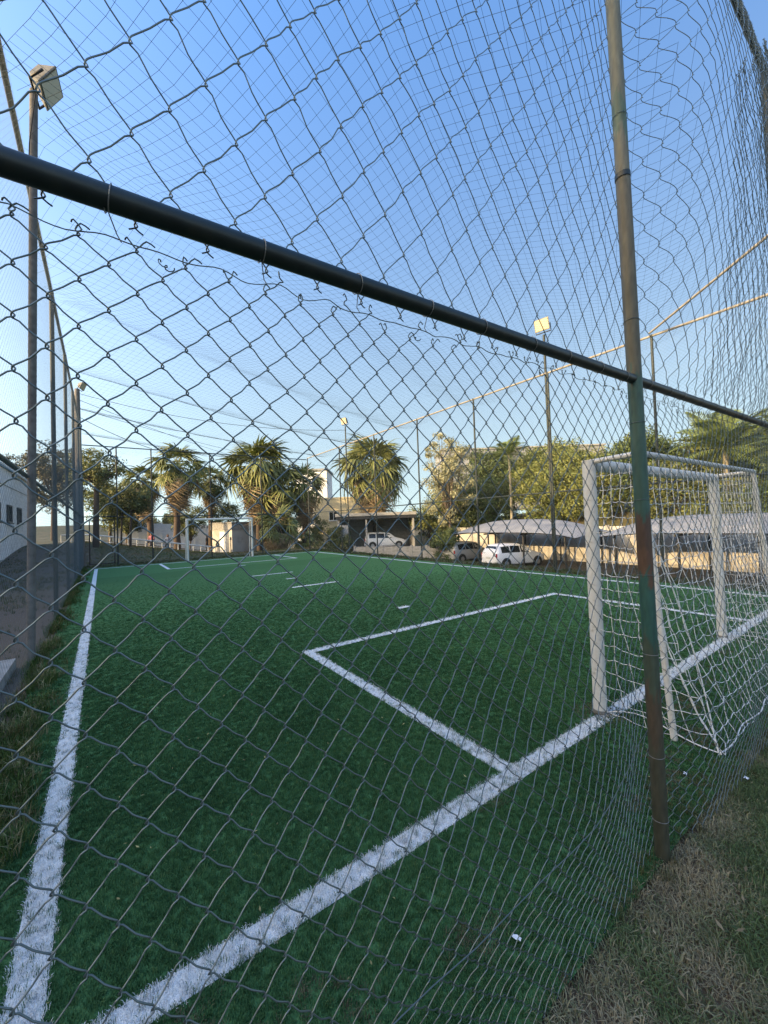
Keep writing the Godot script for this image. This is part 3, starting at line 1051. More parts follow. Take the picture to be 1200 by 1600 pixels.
func litter() -> void:
	for s in [[Vector3(1.22, 0.024, -0.97), 0.034, 0.016, "white paper scrap lying on the turf inside the fence"], [Vector3(2.78, 0.024, -0.94), 0.03, 0.016, "white paper scrap lying on the turf by the goal net"], [Vector3(3.02, 0.012, -0.72), 0.028, 0.02, "small crumpled white wrapper at the foot of the fence"]]:
		var b := MB.new()
		var rows := []
		for j in 4:
			var row := PackedVector3Array()
			for i in 5:
				row.append(Vector3((i / 4.0 - 0.5) * s[1], 0.003 * sin(i * 2.1 + j * 1.3), (j / 3.0 - 0.5) * s[2]))
			rows.append(row)
		b.sheet(rows, true)
		var o := part(b, "paper_scrap", M.paper, self)
		o.position = s[0]
		o.rotation.y = rng.randf() * 2.0
		tag(o, s[3], "litter")
	# fallen leaves on the turf
	var leaves := []
	var lm := MB.new()
	lm.quad(Vector3(-0.012, 0, 0), Vector3(0, 0.001, 0.004), Vector3(0.012, 0.004, 0), Vector3(0, 0.001, -0.004))
	for k in 260:
		var x := rng.randf_range(-0.2, 6.0)
		var z := rng.randf_range(-1.0, -7.0)
		leaves.append([Vector3(x, 0.023, z), rng.randf_range(0.5, 1.2), Color(0.3, 0.27, 0.12) * rng.randf_range(0.4, 1.4)])
	for k in 120:
		leaves.append([Vector3(rng.randf_range(0.6, 3.6), 0.02, rng.randf_range(-0.7, 0.6)), rng.randf_range(0.7, 2.2), Color(0.28, 0.22, 0.13) * rng.randf_range(0.4, 1.3)])
	var o2 := scatter("fallen_leaves", lm.mesh(), leaves, self, M.blade)
	tag(o2, "tiny pale leaves scattered over the turf")

# ---------------------------------------------------------------- plants
func fan_frond(sd: int, dead: bool, bend := 1.0) -> ArrayMesh:
	# a fan palm leaf along +X: stalk, then pleated segments
	var r := RandomNumberGenerator.new()
	r.seed = sd
	var b := MB.new()
	b.colored = true
	var stalk := 0.85
	b.col = Color(0.16, 0.1, 0.05) if dead else Color(0.13, 0.15, 0.05)
	b.tube(PackedVector3Array([Vector3.ZERO, Vector3(stalk * 0.5, 0.05, 0), Vector3(stalk, 0.0, 0)]), 0.025, 4, 0.014)
	var n := 15
	for k in n:
		var an := lerpf(-1.75, 1.75, (k + 0.5) / n) + r.randf_range(-0.05, 0.05)
		var ln := r.randf_range(0.75, 1.0) * (1.0 - 0.22 * absf(an) / 1.75)
		var d := Vector3(cos(an), 0, sin(an))
		var sdv := Vector3(-sin(an), 0, cos(an))
		var o := Vector3(stalk, 0, 0)
		var dr := r.randf_range(0.2, 0.75) * (1.8 if dead else bend)
		var m1 := o + d * ln * 0.45 + Vector3(0, -0.04, 0)
		var m2 := o + d * ln * 0.78 + Vector3(0, -0.04 - dr * 0.35, 0)
		var tip := o + d * ln * 0.98 + Vector3(0, -0.05 - dr * 0.9, 0)
		var w := 0.062 * ln * (0.7 if dead else 1.0)
		var v := r.randf_range(0.7, 1.25)
		b.col = Color(0.28 * v, 0.21 * v, 0.125 * v) if dead else Color(0.15 * v, 0.165 * v, 0.045 * v)
		b.tri(o, m1 + sdv * w + Vector3(0, 0.03, 0), m1)
		b.tri(o, m1, m1 - sdv * w + Vector3(0, 0.03, 0))
		b.quad(m1 + sdv * w + Vector3(0, 0.03, 0), m2 + sdv * w * 0.6, m2, m1)
		b.quad(m1, m2, m2 - sdv * w * 0.6, m1 - sdv * w + Vector3(0, 0.03, 0))
		b.tri(m2 + sdv * w * 0.6, tip, m2 - sdv * w * 0.6)
	return b.mesh()

func feather_frond(sd: int) -> ArrayMesh:
	var r := RandomNumberGenerator.new()
	r.seed = sd
	var b := MB.new()
	b.colored = true
	var pts := PackedVector3Array()
	for k in 9:
		var t := k / 8.0
		pts.append(Vector3(2.4 * t * (1.0 - 0.12 * t), 0.55 * t - 1.15 * t * t, 0))
	b.col = Color(0.13, 0.15, 0.05)
	b.tube(pts, 0.03, 4, 0.008)
	for k in range(3, 30):
		var t := k / 30.0
		var q := t * 8.0
		var i := int(q)
		var p := pts[i].lerp(pts[mini(i + 1, 8)], q - i)
		var ln := 0.75 * sin(clampf(t * 1.05, 0.0, 1.0) * PI * 0.86 + 0.25)
		for s in [-1.0, 1.0]:
			var v := r.randf_range(0.7, 1.25)
			b.col = Color(0.11 * v, 0.15 * v, 0.045 * v)
			var d := Vector3(0.55, 0.12, s).normalized()
			var m := p + d * ln * 0.5 + Vector3(0, -0.02, 0)
			var e := p + d * ln + Vector3(0, -0.28 * ln - r.randf() * 0.1, 0)
			var w := Vector3(0.03, 0, 0)
			b.quad(p - w * 0.5, p + w * 0.5, m + w, m - w)
			b.tri(m - w, m + w, e)
	return b.mesh()

var fans := []
var dead_fans := []
var feathers := []

func fan_palm(label: String, at: Vector3, crown_y: float, size: float, live: int, dead: int, skirt: float, lean := 0.0) -> void:
	# at: foot of the trunk; crown_y: height of the growing point above the foot
	var o := thing("palm_tree", label, "palm", at, 0.0, "palms")
	var top := Vector3(lean, crown_y, 0)
	var b := MB.new()
	var pts := PackedVector3Array()
	for k in 12:
		var t := k / 11.0
		pts.append(Vector3(lean * t * t, crown_y * t - 0.2 * (1.0 - t), 0) + Vector3(0.02 * sin(k * 2.1), 0, 0.02 * cos(k * 1.7)))
	b.tube(pts, 0.3, 12, 0.2, true)
	part(b, "trunk", M.palm_bark, o)
	for k in live:
		var t := (k + 0.5) / live
		var yaw := k * 2.39996 + rng.randf_range(-0.3, 0.3)
		var pitch_ := lerpf(1.3, -1.0, pow(t, 0.85)) + rng.randf_range(-0.28, 0.28)
		if sin(yaw * 2.0 + crown_y * 9.0) > 0.6 and rng.randf() < 0.55:
			continue
		var s := size * rng.randf_range(0.62, 1.15) * lerpf(0.85, 1.0, t)
		var bs := Basis(Vector3.UP, yaw) * Basis(Vector3.BACK, pitch_) * Basis(Vector3.RIGHT, rng.randf_range(-0.5, 0.5))
		put(fans[k % fans.size()], "frond", M.leaf, o, Transform3D(bs.scaled_local(Vector3.ONE * s), top))
	for k in dead:
		var t := (k + 0.5) / dead
		var yaw := k * 2.39996 + 1.0
		var pitch_ := lerpf(-0.85, -1.45, minf(t * 1.6, 1.0)) + rng.randf_range(-0.12, 0.12)
		var s := size * rng.randf_range(0.7, 0.95) * lerpf(1.0, 0.8, t)
		var bs := Basis(Vector3.UP, yaw) * Basis(Vector3.BACK, pitch_) * Basis(Vector3.RIGHT, rng.randf_range(-0.9, 0.9))
		put(dead_fans[k % dead_fans.size()], "dead_frond", M.leaf, o, Transform3D(bs.scaled_local(Vector3.ONE * s), top - Vector3(lean * t * 0.3, skirt * t, 0) + Vector3(cos(yaw), 0, -sin(yaw)) * 0.16))

func feather_palm(label: String, at: Vector3, crown_y: float, size: float, live: int, thick := 0.14) -> void:
	var o := thing("palm_tree", label, "palm", at, 0.0, "palms")
	var b := MB.new()
	b.tube(PackedVector3Array([Vector3(0, -0.2, 0), Vector3(0.05, crown_y * 0.5, 0), Vector3(0, crown_y, 0)]), thick, 10, thick * 0.7, true)
	part(b, "trunk", M.pale_bark, o)
	for k in live:
		var t := (k + 0.5) / live
		var yaw := k * 2.39996 + rng.randf_range(-0.3, 0.3)
		var pitch_ := lerpf(1.2, -0.35, t) + rng.randf_range(-0.12, 0.12)
		var bs := Basis(Vector3.UP, yaw) * Basis(Vector3.BACK, pitch_) * Basis(Vector3.RIGHT, rng.randf_range(-0.4, 0.4))
		put(feathers[k % feathers.size()], "frond", M.leaf, o, Transform3D(bs.scaled_local(Vector3.ONE * size * rng.randf_range(0.85, 1.05)), Vector3(0, crown_y, 0)))

func leaf_clump(b: MB, ctr: Vector3, rad: Vector3, count: int, leaf: float, base: Color, alt: Color) -> void:
	for k in count:
		var d := Vector3(rng.randfn(), rng.randfn(), rng.randfn()).normalized()
		var rr := pow(rng.randf(), 0.45)
		var p := ctr + Vector3(d.x * rad.x, d.y * rad.y, d.z * rad.z) * rr
		var nn := (d + Vector3(rng.randfn(), rng.randfn() + 0.5, rng.randfn()) * 0.7).normalized()
		var u := nn.cross(Vector3(rng.randfn(), rng.randfn(), rng.randfn())).normalized()
		var w := nn.cross(u)
		var s := leaf * rng.randf_range(0.6, 1.25)
		var c := base.lerp(alt, clampf(rng.randf() * 0.9 + 0.1 * rng.randfn(), 0.0, 1.0)) * rng.randf_range(0.72, 1.2)
		c.a = 1.0
		b.col = c
		b.quad(p - u * s, p - w * s * 0.42 - nn * s * 0.1, p + u * s, p + w * s * 0.42 - nn * s * 0.1)

func tree(called: String, label: String, category: String, at: Vector3, trunk_h: float, ctr_y: float, rad: Vector3, clumps: int, per: int, leaf: float, base: Color, alt: Color, gap := 0.42, trunk_r := 0.16, group := "trees and shrubs around the pitch") -> void:
	var o := thing(called, label, category, at, 0.0, group)
	clumps = int(clumps * 1.45)
	per = int(per * 1.45)
	leaf *= 0.72
	gap *= 0.86
	var tr := MB.new()
	var fork := Vector3(0.1, trunk_h, 0.05)
	tr.tube(PackedVector3Array([Vector3(0, -0.3, 0), Vector3(0.04, trunk_h * 0.5, 0.03), fork]), trunk_r, 8, trunk_r * 0.75)
	var fo := MB.new()
	fo.colored = true
	for k in clumps:
		var d := Vector3(rng.randfn(), rng.randfn() * 0.9, rng.randfn()).normalized()
		var rr := pow(rng.randf(), 0.4)
		var c := Vector3(0, ctr_y, 0) + Vector3(d.x * rad.x, d.y * rad.y, d.z * rad.z) * rr
		var sz := minf(minf(rad.x, rad.y), rad.z) * gap * rng.randf_range(0.6, 1.25)
		leaf_clump(fo, c, Vector3(sz, sz * 0.75, sz), per, leaf, base, alt)
		if k % 3 == 0:
			var mid := fork.lerp(c, 0.5) + Vector3(rng.randfn() * 0.15, 0.2, rng.randfn() * 0.15)
			tr.tube(PackedVector3Array([fork, mid, c]), trunk_r * 0.45, 5, 0.015)
	part(tr, "trunk", M.bark, o)
	part(fo, "crown", M.leaf, o)

func plants() -> void:
	M.pale_bark = speckle([[0.0, 0.16, 0.14, 0.1], [0.5, 0.3, 0.27, 0.2], [1.0, 0.36, 0.33, 0.26]], 0.04, 1.0, 0.9, 1.0, 23)
	for k in 3:
		fans.append(fan_frond(100 + k, false, [1.0, 1.7, 0.6][k]))
		dead_fans.append(fan_frond(200 + k, true))
		feathers.append(feather_frond(300 + k))
	var P := func(x: float, z: float) -> Vector3: return Vector3(x, land(x, z), z)
	fan_palm("tall fan palm with brown frond skirt beside the seated people", P.call(5.5, -40.2), 7.3 - land(5.5, -40.2), 1.75, 60, 56, 2.6, 0.2)
	fan_palm("fan palm with ragged tawny skirt behind the person in pink", P.call(3.7, -42.8), 6.1 - land(3.7, -42.8), 1.35, 50, 60, 2.4, -0.5)
	fan_palm("small dark fan palm standing behind the cream shed", P.call(9.2, -44.0), 6.3 - land(9.2, -44.0), 1.6, 46, 16, 1.4)
	fan_palm("big fan palm with golden sunlit fronds behind the shed roof", P.call(12.3, -38.2), 7.2 - land(12.3, -38.2), 2.35, 80, 40, 3.2)
	fan_palm("bushy fan palm hanging low against the golden one", P.call(13.8, -37.0), 5.3 - land(13.8, -37.0), 1.9, 60, 24, 1.8, 0.3)
	fan_palm("low dark palm with skirt reaching the ground beside the shed", P.call(12.0, -32.4), 2.6, 1.35, 46, 60, 1.6)
	fan_palm("short fan palm with drooping orange fronds before the yellow house", P.call(16.6, -37.2), 5.4 - land(16.6, -37.2), 1.7, 46, 60, 2.4)
	fan_palm("stubby palm stump with dry fronds next to the low dark palm", P.call(14.4, -32.5), 2.0, 0.8, 20, 24, 1.0)
	fan_palm("round-crowned palm with thick trunk standing over the garage", P.call(22.9, -33.9), 7.3 - land(22.9, -33.9), 2.6, 96, 60, 3.4)
	feather_palm("slender feather palm on the bank above the carport", P.call(30.2, -22.6), 7.2 - land(30.2, -22.6), 0.95, 22)
	feather_palm("small feather palm behind the concrete lamp pole", P.call(-0.42, -46.8), 6.6 - land(-0.42, -46.8), 0.8, 18, 0.11)
	feather_palm("large arching feather palm behind the second carport", P.call(31.3, -7.6), 5.3 - land(31.3, -7.6), 1.45, 34, 0.2)
	feather_palm("feather palm with hanging fronds at the end of the car park wall", P.call(30.6, -3.9), 4.6 - land(30.6, -3.9), 1.4, 30, 0.2)
	var gd := Color(0.042, 0.065, 0.022)
	var gm := Color(0.1, 0.135, 0.034)
	var gy := Color(0.19, 0.195, 0.05)
	var pale := Color(0.24, 0.245, 0.14)
	tree("tree", "pale sparse silvery tree between garage and carport", "tree", P.call(24.3, -24.6), 3.2, 6.8, Vector3(2.4, 4.0, 2.4), 70, 70, 0.15, pale, Color(0.32, 0.31, 0.19), 0.27)
	tree("tree", "dark dense tree behind the slender feather palm", "tree", P.call(30.4, -25.4), 1.8, 3.3, Vector3(2.7, 3.0, 2.7), 70, 110, 0.17, gd, gm)
	tree("tree", "mid green tree beside the dark dense one on the bank", "tree", P.call(28.9, -28.2), 2.0, 4.6, Vector3(2.8, 3.4, 2.8), 70, 110, 0.17, gm, gy)
	tree("tree", "yellow green tree behind the white hatchback's carport", "tree", P.call(31.4, -19.4), 1.6, 3.3, Vector3(2.7, 3.1, 2.9), 80, 110, 0.17, gm, gy)
	tree("tree", "bright yellow-green shrubby tree between the two carports", "tree", P.call(31.4, -15.9), 1.4, 3.1, Vector3(2.5, 3.0, 2.6), 80, 110, 0.16, gy, gm)
	tree("tree", "olive green tree beside the broad dark tree on the bank", "tree", P.call(32.2, -12.8), 1.8, 3.2, Vector3(2.6, 3.0, 2.5), 80, 110, 0.16, gm, gd)
	tree("tree", "broad dark tree behind the second carport roof", "tree", P.call(31.0, -10.0), 1.0, 2.4, Vector3(2.2, 2.3, 2.3), 70, 110, 0.15, gd, gy)
	tree("tree", "small glossy tree before the large arching palm", "tree", P.call(30.4, -7.4), 0.9, 1.9, Vector3(1.8, 1.9, 1.9), 60, 110, 0.14, gm, gy)
	tree("tree", "leafy tree at the far end of the second carport", "tree", P.call(30.4, -4.6), 1.2, 2.2, Vector3(2.2, 2.2, 2.2), 70, 110, 0.14, gd, gm)
	tree("tree", "tall olive tree rising behind the yellow green one", "tree", P.call(37.0, -22.5), 2.2, 4.4, Vector3(3.4, 3.2, 3.2), 80, 100, 0.2, gm, gy)
	tree("tree", "tall dark tree rising behind the dark dense one", "tree", P.call(36.0, -29.0), 2.2, 4.6, Vector3(3.4, 3.2, 3.2), 80, 100, 0.2, gd, gm)
	tree("tree", "round green tree rising behind the olive one", "tree", P.call(37.5, -15.0), 2.0, 3.8, Vector3(3.2, 2.6, 3.2), 80, 100, 0.2, gm, gy)
	tree("tree", "leafy green tree rising behind the large arching palm", "tree", P.call(37.0, -8.5), 2.0, 3.6, Vector3(3.0, 2.8, 3.2), 80, 100, 0.2, gm, gy)
	tree("tree", "rusty orange flowering tree behind the second carport", "tree", P.call(47.5, -15.6), 2.2, 2.6, Vector3(4.6, 2.4, 4.4), 70, 80, 0.2, Color(0.17, 0.08, 0.03), Color(0.13, 0.1, 0.03))
	tree("tree", "olive tree beside the rusty orange one", "tree", P.call(44.0, -19.5), 2.2, 2.4, Vector3(3.4, 1.9, 3.4), 60, 80, 0.2, gm, Color(0.16, 0.1, 0.03))
	tree("tree", "bare thin tree with few leaves far up the bank", "tree", P.call(45.7, -22.5), 4.2, 5.2, Vector3(3.2, 2.4, 3.2), 60, 14, 0.12, pale, gm, 0.4, 0.12)
	tree("tree", "large airy tree behind the white building", "tree", P.call(-4.1, -51.8), 4.0, 6.6, Vector3(3.6, 3.6, 3.4), 80, 100, 0.18, Color(0.06, 0.06, 0.025), Color(0.12, 0.1, 0.04), 0.3)
	tree("tree", "round bright green tree by the gate", "tree", P.call(0.6, -49.2), 2.2, 3.6, Vector3(2.3, 2.3, 2.3), 60, 80, 0.16, gm, gy)
	tree("tree", "low dark tree between gate and palms", "tree", P.call(2.0, -47.2), 1.6, 2.6, Vector3(2.0, 1.5, 1.6), 40, 80, 0.15, gd, gy)
	tree("tree", "light green tree behind the white panel wall", "tree", P.call(6.8, -52.5), 1.8, 2.6, Vector3(3.8, 1.4, 1.8), 60, 80, 0.15, gy, pale)
	tree("shrub", "dark climbing shrub between garage wall and grey car", "shrub", P.call(21.6, -22.3), 0.6, 1.4, Vector3(1.2, 1.4, 1.2), 34, 80, 0.12, gd, gm, 0.45, 0.06)
	tree("shrub", "yellowish shrub behind the garage on the slope", "shrub", P.call(25.6, -28.6), 1.4, 3.2, Vector3(2.2, 1.7, 2.0), 44, 80, 0.14, gy, gm, 0.45, 0.08)
	tree("shrub", "low leafy shrub at the corner of the turf", "shrub", P.call(14.0, -28.4), 0.3, 1.0, Vector3(1.0, 0.8, 0.9), 24, 70, 0.1, gm, Color(0.16, 0.12, 0.04), 0.45, 0.05)
	tree("shrub", "low dry shrub before the grey sheet gate", "shrub", P.call(16.6, -29.6), 0.3, 0.9, Vector3(0.9, 0.7, 0.8), 24, 70, 0.1, gd, Color(0.16, 0.12, 0.04), 0.45, 0.05)
	tree("shrub", "sunlit dry shrub on the bank behind the car park wall", "shrub", P.call(28.6, -21.0), 0.4, 1.5, Vector3(0.5, 0.8, 2.4), 30, 70, 0.12, Color(0.17, 0.11, 0.03), gy, 0.6, 0.05)
	tree("shrub", "sunlit leafy shrub between the tall skirted palm and the small dark palm", "shrub", P.call(7.4, -45.6), 0.8, 3.0, Vector3(1.9, 1.8, 1.6), 40, 80, 0.13, gy, gm, 0.45, 0.08)
	tree("shrub", "tall green shrub behind the cream shed", "shrub", P.call(10.9, -45.4), 1.2, 4.0, Vector3(1.7, 1.7, 1.6), 40, 80, 0.13, gm, gy, 0.45, 0.08)
	tree("shrub", "golden leafy shrub under the bushy fan palm", "shrub", P.call(14.9, -40.6), 0.8, 3.4, Vector3(1.8, 2.2, 1.6), 44, 80, 0.13, gy, Color(0.24, 0.17, 0.05), 0.45, 0.08)
	tree("shrub", "green shrub before the pale yellow house", "shrub", P.call(18.2, -38.6), 0.8, 2.4, Vector3(1.7, 1.8, 1.5), 40, 80, 0.13, gm, gy, 0.45, 0.08)
	tree("shrub", "broad dark shrub against the garage gate", "shrub", P.call(17.4, -32.0), 0.6, 1.6, Vector3(1.3, 1.3, 1.1), 34, 80, 0.12, gd, gy, 0.45, 0.06)
	# thin bare trunks
	for s in [[-0.36, -32.2, 4.0, 0.19, "leaning grey tree trunk just beyond the gate"], [1.7, -35.6, 2.6, 0.09, "slim young tree trunk on the lawn beside the gate"], [1.15, -36.4, 2.4, 0.07, "thin sapling behind the slim young trunk"]]:
		tree("tree", s[4], "tree", P.call(s[0], s[1]), s[2], s[2] + 1.0, Vector3(1.7, 1.3, 1.7), 34, 70, 0.13, gy, gd, 0.45, s[3])

# ---------------------------------------------------------------- cars
func car(label: String, at: Vector3, turn: float, paint: Material) -> void:
	# hatchback, 4.0 m long, nose towards -Z
	var o := thing("parked_car", label, "car", at, turn, "cars parked near the pitch")
	# stations: z, half width, floor, belt, roof, roof half width
	var st := [[2.02, 0.70, 0.42, 0.72, 0.74, 0.6], [1.98, 0.80, 0.3, 0.86, 0.95, 0.68], [1.86, 0.845, 0.24, 0.93, 1.2, 0.66], [1.62, 0.86, 0.22, 0.95, 1.5, 0.62], [1.2, 0.865, 0.2, 0.95, 1.545, 0.62], [0.6, 0.87, 0.2, 0.94, 1.56, 0.62], [0.0, 0.87, 0.2, 0.93, 1.54, 0.61], [-0.5, 0.865, 0.2, 0.92, 1.42, 0.6], [-0.95, 0.86, 0.2, 0.91, 1.06, 0.66], [-1.25, 0.85, 0.22, 0.9, 0.95, 0.7], [-1.7, 0.82, 0.24, 0.8, 0.83, 0.68], [-1.95, 0.74, 0.3, 0.66, 0.68, 0.6], [-2.02, 0.6, 0.4, 0.55, 0.56, 0.5]]
	var rows := []
	for s in st:
		var row := PackedVector3Array()
		var sec := [Vector2(0, s[2]), Vector2(s[1] * 0.88, s[2]), Vector2(s[1] * 0.97, s[2] + 0.08), Vector2(s[1], s[2] + (s[3] - s[2]) * 0.5), Vector2(s[1] * 0.985, s[3]), Vector2(lerpf(s[1] * 0.97, s[5], 0.85), lerpf(s[3], s[4], 0.86)), Vector2(s[5] * 0.9, lerpf(s[3], s[4], 0.97)), Vector2(s[5] * 0.5, s[4]), Vector2(0, s[4] + 0.005)]
		for q in sec:
			row.append(Vector3(q.x, q.y, s[0]))
		for q in range(sec.size() - 2, 0, -1):
			row.append(Vector3(-sec[q].x, sec[q].y, s[0]))
		row.append(row[0])
		rows.append(row)
	var b := MB.new()
	b.sheet(rows, false)
	for e in 2:
		var row: PackedVector3Array = rows[0] if e == 0 else rows[rows.size() - 1]
		var m := Vector3(0, 0.6, row[0].z)
		for q in row.size() - 1:
			if e == 0:
				b.tri(m, row[q], row[q + 1])
			else:
				b.tri(m, row[q + 1], row[q])
	part(b, "body", paint, o)
	# glazing, a few millimetres proud of the body
	var edge := func(z: float, t: float) -> Vector3:
		for k in st.size() - 1:
			if z <= st[k][0] and z >= st[k + 1][0]:
				var f: float = (st[k][0] - z) / (st[k][0] - st[k + 1][0])
				var w := lerpf(st[k][1], st[k + 1][1], f)
				var bl := lerpf(st[k][3], st[k + 1][3], f)
				var rf := lerpf(st[k][4], st[k + 1][4], f)
				var rw := lerpf(st[k][5], st[k + 1][5], f)
				return Vector3(lerpf(w * 0.985, lerpf(w * 0.97, rw, 0.85), t) + 0.008, lerpf(bl, lerpf(bl, rf, 0.86), t), z)
		return Vector3.ZERO
	for s in [-1.0, 1.0]:
		for wn in [[1.55, 0.92], [0.85, 0.1], [0.03, -0.62]]:
			var g := MB.new()
			var zs := [wn[0], lerpf(wn[0], wn[1], 0.5), wn[1]]
			for k in 2:
				var a: Vector3 = edge.call(zs[k], 0.1)
				var d: Vector3 = edge.call(zs[k + 1], 0.1)
				var e2: Vector3 = edge.call(zs[k + 1], 0.9)
				var f2: Vector3 = edge.call(zs[k], 0.9)
				for v in 1:
					if s > 0:
						g.quad(a, d, e2, f2)
					else:
						g.quad(Vector3(-d.x, d.y, d.z), Vector3(-a.x, a.y, a.z), Vector3(-f2.x, f2.y, f2.z), Vector3(-e2.x, e2.y, e2.z))
			part(g, "side_window", M.glass, o)
		var mir := MB.new()
		mir.box(Vector3(s * 0.94, 1.0, -0.62), Vector3(0.14, 0.11, 0.09))
		part(mir, "wing_mirror", paint, o)
		boxpart(Vector3(s * 0.74, 0.84, 1.93), Vector3(0.15, 0.24, 0.1), "tail_light", M.red_light, o, Basis(Vector3.UP, -s * 0.5))
		boxpart(Vector3(s * 0.62, 0.68, -1.93), Vector3(0.28, 0.13, 0.1), "headlight", M.clear_light, o, Basis(Vector3.UP, s * 0.45))
		for zc in [1.25, -1.28]:
			var w := MB.new()
			w.tube(PackedVector3Array([Vector3(s * 0.68, 0.3, zc), Vector3(s * 0.7, 0.3, zc), Vector3(s * 0.86, 0.3, zc), Vector3(s * 0.885, 0.3, zc)]), 0.3, 20, -1.0, true)
			var wh := part(w, "wheel", M.rubber, o)
			var rm := MB.new()
			rm.tube(PackedVector3Array([Vector3(s * 0.86, 0.3, zc), Vector3(s * 0.892, 0.3, zc)]), 0.19, 14, 0.17, true)
			part(rm, "rim", M.alloy, wh)
			var ar := MB.new()
			ar.tube(PackedVector3Array([Vector3(s * 0.8, 0.32, zc), Vector3(s * 0.872, 0.32, zc)]), 0.36, 20, -1.0, true)
			part(ar, "wheel_arch", M.steel, o)
	var rg := MB.new()
	rg.quad(Vector3(-0.6, 0.98, 1.966), Vector3(0.6, 0.98, 1.966), Vector3(0.52, 1.42, 1.72), Vector3(-0.52, 1.42, 1.72))
	part(rg, "rear_window", M.glass, o)
	var wg := MB.new()
	wg.quad(Vector3(0.6, 1.05, -1.0), Vector3(-0.6, 1.05, -1.0), Vector3(-0.52, 1.46, -0.44), Vector3(0.52, 1.46, -0.44))
	part(wg, "windscreen", M.glass, o)
	boxpart(Vector3(0, 0.66, 2.03), Vector3(0.42, 0.12, 0.02), "number_plate", M.plate, o)
	boxpart(Vector3(0, 0.4, 1.99), Vector3(1.44, 0.16, 0.1), "bumper", paint, o)
	boxpart(Vector3(0, 0.27, 1.95), Vector3(1.3, 0.1, 0.12), "valance", M.steel, o)

func cars() -> void:
	var white := plain(0.72, 0.72, 0.73, 0.25)
	white.clearcoat_enabled = true
	white.clearcoat = 0.6
	var grey := plain(0.3, 0.3, 0.29, 0.35, 0.1)
	car("white hatchback parked nose to the wall under the carport", Vector3(22.6, -1.735, -16.9), -PI / 2 - 0.25, white)
	car("grey car half hidden by the dark shrub", Vector3(23.2, -1.735, -21.6), -PI / 2 - 0.1, grey)
	car("white car standing in the raised garage", Vector3(22.4, -1.0, -31.6), -PI / 2 - 0.5, white)

# ---------------------------------------------------------------- buildings and walls
func window(parent: Node3D, ctr: Vector3, w: float, h: float, bs: Basis, frame: Material) -> void:
	# frame proud of the wall, pane set back inside it; bs.z points out of the wall
	var b := MB.new()
	for s in [-1.0, 1.0]:
		b.box(ctr + bs * Vector3(s * w * 0.5, 0, 0.02), Vector3(0.07, h + 0.07, 0.1), bs)
		b.box(ctr + bs * Vector3(0, s * h * 0.5, 0.021), Vector3(w - 0.07, 0.07, 0.098), bs)
	b.box(ctr + bs * Vector3(0, 0, 0.015), Vector3(0.05, h - 0.07, 0.06), bs)
	var f := part(b, "window", frame, parent)
	boxpart(ctr + bs * Vector3(0, 0, 0.004), Vector3(w - 0.07, h - 0.07, 0.02), "pane", M.glass, f, bs)
	boxpart(ctr + bs * Vector3(0, -h * 0.5 - 0.07, 0.05), Vector3(w + 0.2, 0.06, 0.16), "sill", frame, f, bs)

func carport(label: String, z0: float, z1: float) -> void:
	var o := thing("carport", label, "carport", Vector3.ZERO, 0.0, "fabric carports")
	var rows := []
	for j in 15:
		var v := j / 14.0 * 2.0 - 1.0
		var row := PackedVector3Array()
		for i in 11:
			var u := i / 10.0 * 2.0 - 1.0
			var hump := (1.0 - pow(absf(u), 1.35)) * (1.0 - pow(absf(v), 3.0))
			var corner := absf(u) * pow(absf(v), 4.0)
			var inset := 0.35 * (1.0 - v * v) * absf(u) * u * u
			row.append(Vector3(24.4 + u * 2.8 - signf(u) * inset * 0.6, 0.55 + 0.82 * hump - 0.3 * corner, lerpf(z0, z1, j / 14.0)))
		rows.append(row)
	var b := MB.new()
	b.sheet(rows, rows[1][0].z > rows[0][0].z)
	part(b, "roof_fabric", M.canvas, o)
	var n := 4
	for k in n:
		var z := lerpf(z0, z1, (k + 0.35) / (n - 0.3))
		for s in [22.3, 26.6]:
			var post := MB.new()
			post.tube(PackedVector3Array([Vector3(s, -1.76, z), Vector3(s, 0.35, z)]), 0.06, 8, -1.0, true)
			part(post, "column", M.steel, o)
		boxpart(Vector3(24.45, 0.42, z), Vector3(5.2, 0.1, 0.07), "crossbeam", M.steel, o)
	for s in [21.75, 27.0]:
		var pts := PackedVector3Array()
		for j in 15:
			var v := j / 14.0 * 2.0 - 1.0
			pts.append(Vector3(s + (0.16 if s < 24.0 else -0.1) * (1.0 - v * v), 0.53 - 0.3 * pow(absf(v), 4.0), lerpf(z0, z1, j / 14.0)))
		var e := MB.new()
		e.tube(pts, 0.04, 6)
		part(e, "eave_cable", M.steel, o)

